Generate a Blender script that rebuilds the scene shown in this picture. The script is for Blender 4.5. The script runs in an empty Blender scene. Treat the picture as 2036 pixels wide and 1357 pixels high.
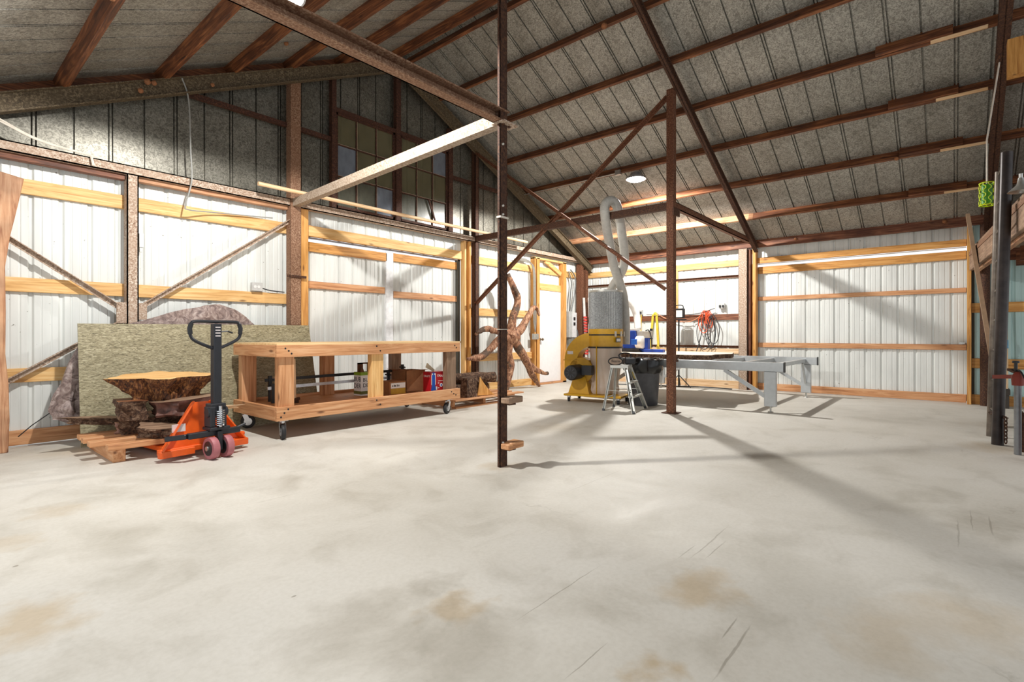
import bpy, bmesh, math, random
from mathutils import Vector, Matrix, noise as mnoise

random.seed(7)
scene = bpy.context.scene
C = scene.collection

# ---------------------------------------------------------------- camera
cd = bpy.data.cameras.new('camera')
cd.sensor_width = 36.0
cd.lens = 1025.0 / 2036.0 * 36.0
cd.shift_y = -11.5 / 2036.0
cd.clip_start = 0.05
cam = bpy.data.objects.new('camera', cd)
cam.location = (0, 0, 1.07)
cam.rotation_euler = (math.radians(90), 0, math.radians(40.55 - 90))
C.objects.link(cam)
scene.camera = cam

# ---------------------------------------------------------------- world, exposure
scene.view_settings.view_transform = 'Standard'
scene.view_settings.look = 'None'
scene.view_settings.gamma = 1.0
scene.view_settings.use_curve_mapping = False
scene.view_settings.exposure = 0.68
w = bpy.data.worlds.new('sky'); scene.world = w
w.use_nodes = True
bg = w.node_tree.nodes['Background']
bg.inputs['Color'].default_value = (0.93, 0.97, 1.0, 1)
bg.inputs['Strength'].default_value = 0.78
LAMP_W = 300.0

# ---------------------------------------------------------------- materials
def lin(c):
    return tuple((x / 12.92 if x <= 0.04045 else ((x + 0.055) / 1.055) ** 2.4) for x in [v / 255.0 for v in c])

def _new(name):
    m = bpy.data.materials.new(name); m.use_nodes = True
    nt = m.node_tree
    return m, nt, nt.nodes['Principled BSDF']

def _map(nt, sc, coord='Object'):
    tc = nt.nodes.new('ShaderNodeTexCoord'); mp = nt.nodes.new('ShaderNodeMapping')
    mp.inputs['Scale'].default_value = sc
    nt.links.new(tc.outputs[coord], mp.inputs['Vector'])
    return mp.outputs['Vector']

def _noise(nt, vec, scale, detail=4, rough=0.55, dist=0.0):
    n = nt.nodes.new('ShaderNodeTexNoise')
    n.inputs['Scale'].default_value = scale; n.inputs['Detail'].default_value = detail
    n.inputs['Roughness'].default_value = rough; n.inputs['Distortion'].default_value = dist
    nt.links.new(vec, n.inputs['Vector']); return n.outputs['Fac']

def _ramp(nt, fac, stops):
    r = nt.nodes.new('ShaderNodeValToRGB'); e = r.color_ramp.elements
    while len(e) < len(stops): e.new(0.5)
    for el, (p, c) in zip(e, stops): el.position = p; el.color = (*c, 1)
    nt.links.new(fac, r.inputs['Fac']); return r.outputs['Color']

def _mix(nt, fac, a, b, mode='MIX'):
    m = nt.nodes.new('ShaderNodeMix'); m.data_type = 'RGBA'; m.blend_type = mode
    for sock, v in ((m.inputs[0], fac), (m.inputs[6], a), (m.inputs[7], b)):
        if hasattr(v, 'is_output'): nt.links.new(v, sock)
        elif isinstance(v, (int, float)): sock.default_value = v
        else: sock.default_value = (*v, 1)
    return m.outputs[2]

def _bump(nt, bs, fac, s=0.2, d=0.01):
    b = nt.nodes.new('ShaderNodeBump'); b.inputs['Strength'].default_value = s; b.inputs['Distance'].default_value = d
    nt.links.new(fac, b.inputs['Height']); nt.links.new(b.outputs['Normal'], bs.inputs['Normal'])

MC = {}
def plain(name, rgb, rough=0.5, metal=0.0, var=0.12, scale=18):
    if name in MC: return MC[name]
    m, nt, bs = _new(name)
    c = lin(rgb)
    f = _noise(nt, _map(nt, (1, 1, 1)), scale, 5)
    col = _ramp(nt, f, [(0.3, tuple(x * (1 - var) for x in c)), (0.7, tuple(min(1, x * (1 + var)) for x in c))])
    nt.links.new(col, bs.inputs['Base Color'])
    bs.inputs['Roughness'].default_value = rough; bs.inputs['Metallic'].default_value = metal
    MC[name] = m; return m

def wood(kind, ax):
    key = 'wood_%s_%s' % (kind, ax)
    if key in MC: return MC[key]
    pal = {'new': ((190, 136, 74), (228, 182, 118), (240, 206, 150)),
           'gold': ((158, 98, 40), (206, 148, 76), (226, 176, 108)),
           'fir': ((160, 102, 62), (204, 148, 102), (222, 176, 134)),
           'grey': ((112, 84, 66), (158, 128, 104), (186, 158, 132)),
           'old': ((44, 21, 9), (112, 63, 33), (170, 110, 66)),
           'red': ((56, 26, 14), (116, 66, 42), (170, 118, 86)),
           'slab': ((150, 92, 58), (196, 146, 108), (216, 172, 136)),
           'pale': ((196, 152, 104), (226, 190, 148), (240, 214, 180)),
           'cut': ((190, 136, 78), (222, 176, 112), (236, 200, 148)),
           'ply': ((206, 160, 104), (232, 194, 140), (242, 212, 166)),
           'sawn': ((220, 192, 164), (236, 214, 192), (244, 228, 212))}[kind]
    m, nt, bs = _new(key)
    a, b = 0.9, 15.0
    sc = {'x': (a, b, b), 'y': (b, a, b), 'z': (b, b, a)}[ax]
    v = _map(nt, sc)
    f = _noise(nt, v, 1.6, 6, 0.6, 1.4)
    col = _ramp(nt, f, [(0.28, lin(pal[0])), (0.5, lin(pal[1])), (0.72, lin(pal[2]))])
    vs = nt.nodes.new('ShaderNodeTexVoronoi'); vs.inputs['Scale'].default_value = 1.0
    k = {'x': (2.2, 7, 7), 'y': (7, 2.2, 7), 'z': (7, 7, 2.2)}[ax]
    nt.links.new(_map(nt, k), vs.inputs['Vector'])
    kn = _ramp(nt, vs.outputs['Distance'], [(0.05, (0.16, 0.08, 0.04)), (0.13, (1, 1, 1))])
    col = _mix(nt, 0.75, col, kn, 'MULTIPLY')
    if kind in ('old', 'red', 'slab', 'grey'):
        f2 = _noise(nt, _map(nt, (1, 1, 1)), 2.2, 4)
        col = _mix(nt, 0.5, col, _ramp(nt, f2, [(0.36, (0.28, 0.25, 0.22)), (0.58, (1.0, 1.0, 1.0))]), 'MULTIPLY')
    nt.links.new(col, bs.inputs['Base Color'])
    bs.inputs['Roughness'].default_value = 0.62
    _bump(nt, bs, f, 0.15, 0.004)
    MC[key] = m; return m

def rust(kind):
    key = 'rust_' + kind
    if key in MC: return MC[key]
    pal = {'dark': ((34, 20, 13), (70, 42, 27), (104, 68, 44), 0.5),
           'brown': ((58, 32, 20), (104, 62, 40), (148, 104, 76), 0.5),
           'light': ((112, 80, 60), (174, 150, 130), (212, 200, 186), 0.5),
           'tan': ((92, 58, 40), (134, 98, 74), (168, 138, 114), 0.5),
           'pale': ((120, 96, 76), (166, 148, 130), (196, 182, 166), 0.5),
           'olive': ((52, 42, 30), (92, 78, 58), (140, 124, 98), 0.5),
           'red': ((32, 16, 10), (66, 36, 23), (106, 68, 48), 0.5)}[kind]
    m, nt, bs = _new(key)
    v = _map(nt, (1, 1, 1))
    f = _noise(nt, v, 60, 6, 0.7); g = _noise(nt, v, 5, 4)
    col = _ramp(nt, f, [(0.36, lin(pal[0])), (0.5, lin(pal[1])), (0.6, lin(pal[2]))])
    col = _mix(nt, _ramp(nt, g, [(0.35, (0, 0, 0)), (0.65, (0.6, 0.6, 0.6))]), col, lin(pal[1]))
    nt.links.new(col, bs.inputs['Base Color'])
    bs.inputs['Roughness'].default_value = 0.75; bs.inputs['Metallic'].default_value = 0.1
    _bump(nt, bs, f, 0.25, 0.003)
    MC[key] = m; return m

def galv(name='galvanised', ca=(126, 124, 117), cb=(184, 182, 174), sc=30, metal=0.35, rough=0.5, blotch=0.55):
    if name in MC: return MC[name]
    m, nt, bs = _new(name)
    v = _map(nt, (1, 1, 1))
    f = _noise(nt, v, sc, 5, 0.75, 1.6)
    col = _ramp(nt, f, [(0.42, lin(ca)), (0.58, lin(cb))])
    g = _noise(nt, v, 1.6, 5, 0.6)
    col = _mix(nt, blotch, col, _ramp(nt, g, [(0.32, (0.42, 0.4, 0.36)), (0.62, (1, 1, 1))]), 'MULTIPLY')
    nt.links.new(col, bs.inputs['Base Color'])
    bs.inputs['Roughness'].default_value = rough; bs.inputs['Metallic'].default_value = metal
    _bump(nt, bs, g, 0.15, 0.02)
    MC[name] = m; return m

def white_sheet(name='white_sheet', rgb=(226, 229, 226)):
    if name in MC: return MC[name]
    m, nt, bs = _new(name)
    v = _map(nt, (1, 1, 1)); c = lin(rgb)
    g = _noise(nt, _map(nt, (3, 3, 0.6)), 1.5, 5)
    col = _ramp(nt, g, [(0.3, tuple(x * 0.84 for x in c)), (0.6, c)])
    s = _noise(nt, v, 26, 2, 0.5)
    col = _mix(nt, 1.0, col, _ramp(nt, s, [(0.22, (0.35, 0.33, 0.3)), (0.27, (1, 1, 1))]), 'MULTIPLY')
    nt.links.new(col, bs.inputs['Base Color'])
    bs.inputs['Roughness'].default_value = 0.45
    MC[name] = m; return m

def concrete():
    m, nt, bs = _new('concrete')
    v = _map(nt, (1, 1, 1))
    big = _noise(nt, v, 0.55, 6, 0.6); mid = _noise(nt, v, 2.3, 7, 0.65, 0.6); fine = _noise(nt, v, 45, 4, 0.6)
    col = _ramp(nt, big, [(0.3, lin((190, 185, 174))), (0.5, lin((208, 204, 195))), (0.72, lin((217, 214, 207)))])
    col = _mix(nt, 0.8, col, _ramp(nt, mid, [(0.28, (0.76, 0.75, 0.72)), (0.5, (1, 1, 1))]), 'MULTIPLY')
    col = _mix(nt, 0.5, col, _ramp(nt, fine, [(0.3, (0.86, 0.85, 0.83)), (0.6, (1, 1, 1))]), 'MULTIPLY')
    # stains and one painted cast shadow, each with its own shape: (x, y, radius x, radius y, colour, strength)
    wob = nt.nodes.new('ShaderNodeTexNoise'); wob.inputs['Scale'].default_value = 8.0; wob.inputs['Detail'].default_value = 6
    nt.links.new(v, wob.inputs['Vector'])
    sub = nt.nodes.new('ShaderNodeVectorMath'); sub.operation = 'SUBTRACT'; sub.inputs[1].default_value = (0.5, 0.5, 0.5)
    nt.links.new(wob.outputs['Color'], sub.inputs[0])
    scl = nt.nodes.new('ShaderNodeVectorMath'); scl.operation = 'SCALE'; scl.inputs['Scale'].default_value = 0.34
    nt.links.new(sub.outputs['Vector'], scl.inputs[0])
    add = nt.nodes.new('ShaderNodeVectorMath'); add.operation = 'ADD'
    nt.links.new(v, add.inputs[0]); nt.links.new(scl.outputs['Vector'], add.inputs[1])
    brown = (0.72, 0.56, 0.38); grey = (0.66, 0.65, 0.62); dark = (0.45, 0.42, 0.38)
    stains = STAINS_AND_SHADOW
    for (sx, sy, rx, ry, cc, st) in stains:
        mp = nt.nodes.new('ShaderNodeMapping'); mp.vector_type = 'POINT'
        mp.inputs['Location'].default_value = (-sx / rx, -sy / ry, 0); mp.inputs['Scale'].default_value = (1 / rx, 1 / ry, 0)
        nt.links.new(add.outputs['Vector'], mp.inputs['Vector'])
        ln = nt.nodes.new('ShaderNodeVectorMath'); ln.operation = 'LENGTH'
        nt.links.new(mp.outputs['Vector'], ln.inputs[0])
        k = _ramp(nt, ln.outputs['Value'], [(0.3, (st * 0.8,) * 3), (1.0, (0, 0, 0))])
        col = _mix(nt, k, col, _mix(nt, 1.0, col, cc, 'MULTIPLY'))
    for (sx, sy, rx, ry, st) in SCRATCHES:
        mp = nt.nodes.new('ShaderNodeMapping'); mp.vector_type = 'POINT'
        mp.inputs['Location'].default_value = (-sx / rx, -sy / ry, 0); mp.inputs['Scale'].default_value = (1 / rx, 1 / ry, 0)
        w2 = nt.nodes.new('ShaderNodeVectorMath'); w2.operation = 'SCALE'; w2.inputs['Scale'].default_value = 0.018
        nt.links.new(sub.outputs['Vector'], w2.inputs[0])
        a2 = nt.nodes.new('ShaderNodeVectorMath'); a2.operation = 'ADD'; nt.links.new(v, a2.inputs[0]); nt.links.new(w2.outputs['Vector'], a2.inputs[1])
        nt.links.new(a2.outputs['Vector'], mp.inputs['Vector'])
        ln = nt.nodes.new('ShaderNodeVectorMath'); ln.operation = 'LENGTH'; nt.links.new(mp.outputs['Vector'], ln.inputs[0])
        k = _ramp(nt, ln.outputs['Value'], [(0.6, (st, st, st)), (1.0, (0, 0, 0))])
        col = _mix(nt, k, col, _mix(nt, 1.0, col, (0.42, 0.39, 0.35), 'MULTIPLY'))
    # hairline cracks
    wv = nt.nodes.new('ShaderNodeTexVoronoi'); wv.feature = 'DISTANCE_TO_EDGE'; wv.inputs['Scale'].default_value = 0.33
    nt.links.new(add.outputs['Vector'], wv.inputs['Vector'])
    cr = _ramp(nt, wv.outputs['Distance'], [(0.0, (0.6, 0.58, 0.55)), (0.0018, (1, 1, 1))])
    msk = _noise(nt, v, 0.8, 2)
    col = _mix(nt, _ramp(nt, msk, [(0.6, (0, 0, 0)), (0.68, (0.7, 0.7, 0.7))]), col, _mix(nt, 1.0, col, cr, 'MULTIPLY'))
    mp2 = nt.nodes.new('ShaderNodeMapping'); mp2.inputs['Rotation'].default_value = (0, 0, math.radians(-38)); mp2.inputs['Scale'].default_value = (0.7, 16, 1)
    nt.links.new(v, mp2.inputs['Vector'])
    scf = _noise(nt, mp2.outputs['Vector'], 1.3, 5, 0.7)
    m3 = _noise(nt, v, 0.9, 3)
    col = _mix(nt, _ramp(nt, m3, [(0.52, (0, 0, 0)), (0.66, (0.55, 0.55, 0.55))]), col, _mix(nt, 1.0, col, _ramp(nt, scf, [(0.30, (0.6, 0.58, 0.54)), (0.40, (1, 1, 1))]), 'MULTIPLY'))
    nt.links.new(col, bs.inputs['Base Color'])
    rr = _ramp(nt, mid, [(0.35, (0.5,) * 3), (0.6, (0.72,) * 3)])
    nt.links.new(rr, bs.inputs['Roughness'])
    _bump(nt, bs, fine, 0.06, 0.004)
    return m

def bark():
    if 'bark' in MC: return MC['bark']
    m, nt, bs = _new('bark')
    v = _map(nt, (1, 1, 1))
    f = _noise(nt, v, 22, 7, 0.7, 1.0)
    nt.links.new(_ramp(nt, f, [(0.35, lin((30, 18, 12))), (0.5, lin((84, 56, 38))), (0.66, lin((150, 124, 100)))]), bs.inputs['Base Color'])
    bs.inputs['Roughness'].default_value = 0.85; _bump(nt, bs, f, 0.8, 0.02)
    MC['bark'] = m; return m

def driftwood():
    if 'driftwood' in MC: return MC['driftwood']
    m, nt, bs = _new('driftwood')
    v = _map(nt, (1, 1, 0.35))
    f = _noise(nt, v, 22, 7, 0.7, 1.2); g = _noise(nt, _map(nt, (1, 1, 1)), 4, 4)
    col = _ramp(nt, f, [(0.36, lin((70, 42, 30))), (0.5, lin((150, 102, 74))), (0.64, lin((204, 164, 130)))])
    col = _mix(nt, _ramp(nt, g, [(0.54, (0, 0, 0)), (0.58, (0.85, 0.85, 0.85))]), col, lin((74, 60, 48)))
    nt.links.new(col, bs.inputs['Base Color']); bs.inputs['Roughness'].default_value = 0.75
    _bump(nt, bs, f, 0.6, 0.02)
    MC['driftwood'] = m; return m

def tarp_mat():
    m, nt, bs = _new('tarp')
    v = _map(nt, (1, 1, 1))
    f = _noise(nt, v, 9, 6, 0.7, 2.5); g = _noise(nt, v, 30, 4)
    col = _ramp(nt, f, [(0.34, lin((92, 74, 70))), (0.5, lin((142, 122, 116))), (0.66, lin((184, 168, 160)))])
    nt.links.new(col, bs.inputs['Base Color']); bs.inputs['Roughness'].default_value = 0.4
    _bump(nt, bs, f, 0.5, 0.02); return m

def fibre_mat():
    m, nt, bs = _new('fibre_board')
    f = _noise(nt, _map(nt, (12, 12, 60)), 1.6, 6, 0.7, 1.6)
    g = _noise(nt, _map(nt, (1, 1, 6)), 3, 4)
    col = _ramp(nt, f, [(0.36, lin((88, 80, 60))), (0.5, lin((152, 143, 112))), (0.64, lin((194, 186, 158)))])
    col = _mix(nt, 0.5, col, _ramp(nt, g, [(0.3, (0.75, 0.74, 0.7)), (0.6, (1, 1, 1))]), 'MULTIPLY')
    nt.links.new(col, bs.inputs['Base Color']); bs.inputs['Roughness'].default_value = 0.5
    _bump(nt, bs, f, 0.35, 0.004); return m

def pane_mat(name, rgb, alpha):
    if name in MC: return MC[name]
    m, nt, bs = _new(name)
    f = _noise(nt, _map(nt, (4, 4, 2)), 3, 6)
    c = lin(rgb)
    nt.links.new(_ramp(nt, f, [(0.3, tuple(x * 0.7 for x in c)), (0.7, c)]), bs.inputs['Base Color'])
    bs.inputs['Roughness'].default_value = 0.22; bs.inputs['Alpha'].default_value = alpha
    MC[name] = m; return m

def bag_mat():
    m, nt, bs = _new('clear_bag')
    f = _noise(nt, _map(nt, (4, 4, 0.8)), 2.0, 3, 0.5, 0.6)
    nt.links.new(_ramp(nt, f, [(0.3, lin((196, 174, 156))), (0.6, lin((216, 200, 186)))]), bs.inputs['Base Color'])
    bs.inputs['Roughness'].default_value = 0.2; bs.inputs['Alpha'].default_value = 0.82
    _bump(nt, bs, f, 0.5, 0.02); return m

def emit_mat(name, rgb, s):
    m, nt, bs = _new(name)
    bs.inputs['Emission Color'].default_value = (*rgb, 1); bs.inputs['Emission Strength'].default_value = s
    bs.inputs['Base Color'].default_value = (0.9, 0.9, 0.9, 1); return m

# ---------------------------------------------------------------- mesh helpers
def V(*a): return Vector(a[0]) if len(a) == 1 else Vector(a)

class MB:
    def __init__(s): s.v = []; s.f = []
    def add(s, vs, fs):
        o = len(s.v); s.v += [tuple(p) for p in vs]; s.f += [tuple(i + o for i in q) for q in fs]; return s
    def box(s, x0, x1, y0, y1, z0, z1):
        vs = [(x, y, z) for z in (z0, z1) for y in (y0, y1) for x in (x0, x1)]
        return s.add(vs, [(0, 2, 3, 1), (4, 5, 7, 6), (0, 1, 5, 4), (2, 6, 7, 3), (0, 4, 6, 2), (1, 3, 7, 5)])
    def beam(s, p0, p1, wd, ht, up=(0, 0, 1), off=(0, 0)):
        p0, p1 = V(p0), V(p1); d = (p1 - p0).normalized(); up = V(up)
        if abs(d.dot(up)) > 0.98: up = V(1, 0, 0)
        sd = d.cross(up).normalized(); u = sd.cross(d).normalized()
        vs = []
        for p in (p0, p1):
            c = p + sd * off[0] + u * off[1]
            for a, b in ((-1, -1), (1, -1), (1, 1), (-1, 1)): vs.append(c + sd * (a * wd / 2) + u * (b * ht / 2))
        return s.add(vs, [(0, 1, 2, 3), (7, 6, 5, 4), (0, 4, 5, 1), (1, 5, 6, 2), (2, 6, 7, 3), (3, 7, 4, 0)])
    def angle(s, p0, p1, a, t=0.007, up=(0, 0, 1)):
        s.beam(p0, p1, a, t, up); return s.beam(p0, p1, t, a, up, (-a / 2 + t / 2, -a / 2 + t / 2))
    def channel(s, p0, p1, wd, ht, t=0.008, up=(0, 0, 1), side=1):
        s.beam(p0, p1, t, ht, up, (side * (wd / 2 - t / 2), 0))
        for k in (-1, 1): s.beam(p0, p1, wd, t, up, (0, k * (ht / 2 - t / 2)))
        return s
    def hbeam(s, p0, p1, wd, ht, t=0.01, up=(0, 0, 1)):
        s.beam(p0, p1, t, ht, up)
        for k in (-1, 1): s.beam(p0, p1, wd, t, up, (0, k * (ht / 2 - t / 2)))
        return s
    def cyl(s, p0, p1, r0, r1=None, seg=12, caps=True):
        if r1 is None: r1 = r0
        return s.tube([p0, p1], [r0, r1], seg, caps)
    def tube(s, pts, r, seg=8, caps=True, flat=None):
        pts = [V(p) for p in pts]; n = len(pts)
        rs = r if isinstance(r, (list, tuple)) else [r] * n
        vs = []; prev = None
        for i, p in enumerate(pts):
            ja, jb = max(i - 1, 0), min(i + 1, n - 1)
            while (pts[jb] - pts[ja]).length < 1e-7 and (ja > 0 or jb < n - 1): ja, jb = max(ja - 1, 0), min(jb + 1, n - 1)
            d = (pts[jb] - pts[ja]).normalized()
            if prev is None:
                a = V(0, 0, 1) if abs(d.z) < 0.9 else V(1, 0, 0)
                u = d.cross(a).normalized()
            else:
                u = (prev - d * prev.dot(d)).normalized()
            prev = u; w_ = d.cross(u)
            for k in range(seg):
                t = 2 * math.pi * k / seg
                vs.append(p + (u * math.cos(t) + w_ * math.sin(t)) * rs[i])
        fs = []
        for i in range(n - 1):
            for k in range(seg):
                k2 = (k + 1) % seg
                fs.append((i * seg + k, i * seg + k2, (i + 1) * seg + k2, (i + 1) * seg + k))
        if caps:
            fs.append(tuple(reversed(range(seg)))); fs.append(tuple((n - 1) * seg + k for k in range(seg)))
        return s.add(vs, fs)
    def lathe(s, prof, c=(0, 0, 0), seg=24, axis='z', caps=True):
        vs = []
        for r, z in prof:
            for k in range(seg):
                t = 2 * math.pi * k / seg; a, b = r * math.cos(t), r * math.sin(t)
                p = {'z': (a, b, z), 'x': (z, a, b), 'y': (b, z, a)}[axis]
                vs.append((p[0] + c[0], p[1] + c[1], p[2] + c[2]))
        fs = []; n = len(prof)
        for i in range(n - 1):
            for k in range(seg):
                k2 = (k + 1) % seg
                fs.append((i * seg + k, i * seg + k2, (i + 1) * seg + k2, (i + 1) * seg + k))
        if caps:
            fs.append(tuple(reversed(range(seg)))); fs.append(tuple((n - 1) * seg + k for k in range(seg)))
        return s.add(vs, fs)
    def prism(s, poly, vec):
        n = len(poly); vec = V(vec); a = [V(p) for p in poly]
        return s.add(a + [p + vec for p in a], [tuple(range(n)), tuple(reversed(range(n, 2 * n)))] +
                     [(i, i + n, (i + 1) % n + n, (i + 1) % n) for i in range(n)])
    def build(s, name, mat, parent=None, smooth=False, bevel=0.0, kind=None):
        me = bpy.data.meshes.new(name)
        me.from_pydata(s.v, [], s.f); me.validate()
        bm = bmesh.new(); bm.from_mesh(me); bmesh.ops.recalc_face_normals(bm, faces=bm.faces); bm.to_mesh(me); bm.free()
        if smooth:
            for p in me.polygons: p.use_smooth = len(p.vertices) <= 4
            if hasattr(me, 'set_sharp_from_angle'): me.set_sharp_from_angle(angle=math.radians(42))
        for m in (mat if isinstance(mat, (list, tuple)) else [mat]): me.materials.append(m)
        o = bpy.data.objects.new(name, me); C.objects.link(o)
        if bevel:
            b = o.modifiers.new('edge', 'BEVEL'); b.width = bevel; b.segments = 1; b.limit_method = 'ANGLE'
        if parent is not None: adopt(o, parent)
        if kind: o['kind'] = kind
        return o

WM = {}
def wm(o): return WM.get(o.name, Matrix.Identity(4))
def adopt(o, parent):
    """child geometry is in the parent's own frame when the parent carries one, otherwise in world metres"""
    o.parent = parent
    M_ = wm(parent)
    if parent.get('_local') or (parent.parent and parent.parent.get('_local')): pass
    else: o.matrix_parent_inverse = M_.inverted()
def thing(name, label, cat, loc=(0, 0, 0), rotz=0.0, group=None, local=False):
    o = bpy.data.objects.new(name, None); C.objects.link(o); o.empty_display_size = 0.1
    o.location = loc; o.rotation_euler = (0, 0, rotz)
    WM[o.name] = Matrix.Translation(loc) @ Matrix.Rotation(rotz, 4, 'Z')
    if local: o['_local'] = 1
    return tag(o, label, cat, group)
def tag(o, label, cat, group=None, kind=None):
    o['label'] = label; o['category'] = cat
    if group: o['group'] = group
    if kind: o['kind'] = kind
    return o
def structure(name, label, cat, loc=(0, 0, 0)):
    o = thing(name, label, cat, loc); o['kind'] = 'structure'; return o
def smoothpts(pts, n=6):
    pts = [V(p) for p in pts]; out = []
    for i in range(len(pts) - 1):
        p0 = pts[max(i - 1, 0)]; p1 = pts[i]; p2 = pts[i + 1]; p3 = pts[min(i + 2, len(pts) - 1)]
        for k in range(n):
            t = k / n
            out.append(0.5 * ((2 * p1) + (p2 - p0) * t + (2 * p0 - 5 * p1 + 4 * p2 - p3) * t * t + (3 * p1 - p0 - 3 * p2 + p3) * t ** 3))
    out.append(pts[-1]); return out
def text_mesh(name, body, size, mat, parent, M_, ext=0.0008):
    cu = bpy.data.curves.new(name, 'FONT'); cu.body = body; cu.size = size; cu.extrude = ext; cu.align_x = 'CENTER'; cu.align_y = 'CENTER'
    cu.resolution_u = 2
    t = bpy.data.objects.new(name, cu); C.objects.link(t)
    me = bpy.data.meshes.new_from_object(t.evaluated_get(bpy.context.evaluated_depsgraph_get()))
    bpy.data.objects.remove(t); bpy.data.curves.remove(cu)
    me.transform(M_); me.materials.clear(); me.materials.append(mat)
    o = bpy.data.objects.new(name, me); C.objects.link(o)
    if parent is not None: adopt(o, parent)
    return o
def face_mat(origin, xdir, zdir):
    """text frame: x along xdir, y (up of the letters) along zdir"""
    x = V(xdir).normalized(); y = V(zdir).normalized(); n = x.cross(y)
    M_ = Matrix.Identity(4)
    for i in range(3): M_[i][0] = x[i]; M_[i][1] = y[i]; M_[i][2] = n[i]; M_[i][3] = origin[i]
    return M_

# ================================================================ STRUCTURE
GY = 6.86      # inner face of the gable sheeting
EX = 10.78     # inner face of the eave-wall sheeting
RX, SL = 5.03, 0.474
def zsheet(x): return 5.55 - SL * abs(x - RX)
def zraft(x): return 5.24 - SL * abs(x - RX)      # underside of rafters

brown = (0.80, 0.66, 0.48); grey = (0.74, 0.73, 0.70); dark = (0.55, 0.52, 0.47)
STAINS_AND_SHADOW = [(0.29, 2.62, 0.20, 0.26, brown, 0.9), (0.58, 4.17, 0.18, 0.22, brown, 0.5), (0.33, 3.69, 0.16, 0.2, brown, 0.5),
          (1.72, 3.75, 0.30, 0.22, grey, 0.4), (1.0, 3.05, 0.22, 0.6, grey, 0.45), (1.24, 1.33, 0.34, 0.28, dark, 0.75),
          (1.39, 1.48, 0.14, 0.13, brown, 0.9), (1.08, 1.71, 0.34, 0.22, dark, 0.55), (1.45, 1.69, 0.16, 0.13, dark, 0.6),
          (1.54, 0.72, 0.11, 0.10, brown, 1.0), (2.18, 0.81, 0.26, 0.17, brown, 0.9), (3.92, -0.12, 0.36, 0.22, dark, 0.6),
          (2.72, 0.75, 0.36, 0.26, grey, 0.7), (2.27, 0.19, 0.35, 0.2, brown, 0.55), (2.6, -0.05, 0.3, 0.25, brown, 0.6),
          (4.85, 1.25, 0.34, 0.26, dark, 0.7), (4.87, 3.53, 0.5, 0.3, brown, 0.3), (7.4, 3.6, 0.9, 0.7, grey, 0.5), (6.0, 4.1, 0.5, 0.4, brown, 0.35),  # first entry: the square post's cast shadow painted into the floor colour
          (1.3, 6.2, 0.9, 0.4, brown, 0.7), (2.51, 0.48, 0.4, 0.3, grey, 0.6), (6.7, -0.3, 0.4, 0.3, brown, 0.6), (3.14, 2.80, 0.2, 0.2, brown, 0.6), (1.05, 1.05, 0.5, 0.3, grey, 0.5)]
SCRATCHES = [(1.78, 1.245, 0.34, 0.003, 0.6), (1.82, 0.566, 0.22, 0.006, 0.55), (2.70, 0.955, 0.30, 0.005, 0.45), (2.62, 0.90, 0.16, 0.004, 0.5), (1.45, 0.915, 0.14, 0.003, 0.6),
             (2.5, 1.0, 0.12, 0.004, 0.4), (3.7, -0.02, 0.3, 0.005, 0.4), (3.95, -0.16, 0.22, 0.006, 0.45), (4.0, -0.08, 0.25, 0.004, 0.4), (1.95, 0.62, 0.10, 0.004, 0.6), (3.3, 2.0, 0.5, 0.003, 0.4), (0.32, 3.30, 0.012, 0.012, 0.8), (1.02, 2.05, 0.012, 0.008, 0.8)]
fl = MB().box(-1.6, 11.3, -5.2, 7.4, -0.15, 0.0).build('floor', concrete())
tag(fl, 'bare pale concrete slab floor with stains and hairline cracks', 'floor', kind='structure')

# ---- sheet metal
WP = [(0.0, 0.02), (0.01, 0.02), (0.025, 0.0), (0.068, 0.0), (0.073, 0.004), (0.081, 0.004), (0.086, 0.0), (0.142, 0.0),
      (0.147, 0.004), (0.155, 0.004), (0.16, 0.0), (0.2036, 0.0), (0.2186, 0.02)]
PITCH = 0.2286
def white_profile(n):
    out = []
    for k in range(n): out += [(s + k * PITCH, d) for s, d in WP]
    return out + [(n * PITCH, 0.02)]
def sheet(mb, prof, f, z0, z1):
    vs = []
    for s, d in prof:
        t = z1(s) if callable(z1) else z1
        vs += [f(s, d, z0), f(s, d, t)]
    return mb.add(vs, [(2 * i, 2 * i + 2, 2 * i + 3, 2 * i + 1) for i in range(len(prof) - 1)])
GP = [(0.0, 0), (0.008, 0), (0.010, 0.03), (0.022, 0.03), (0.024, 0), (0.294, 0), (0.296, 0.03), (0.312, 0.03), (0.314, 0),
      (0.586, 0), (0.588, 0.03), (0.600, 0.03), (0.602, 0), (0.61, 0)]
WS = white_sheet(); GV = galv(); GVW = galv('galvanised_wall', (98, 95, 86), (146, 143, 132), 28, 0.45, 0.42, 0.55)

wall_b = structure('wall_back', 'gable end wall of white ribbed steel below and grey galvanised sheet above', 'wall', (5, GY, 0))
wall_r = structure('wall_right', 'long eave wall of white ribbed steel sheets on timber girts', 'wall', (EX, 3, 0))
def gpanel(x0, n, z0, z1, par=wall_b, y=GY, mat=WS, name='wall_panel'):
    return sheet(MB(), white_profile(n), lambda s, d, z: (x0 + s, y + d, z), z0, z1).build(name, mat, par)
def epanel(y0, n, z0, z1, par=wall_r, x=EX, mat=WS, name='wall_panel'):
    return sheet(MB(), white_profile(n), lambda s, d, z: (x + d, y0 + s, z), z0, z1).build(name, mat, par)

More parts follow.
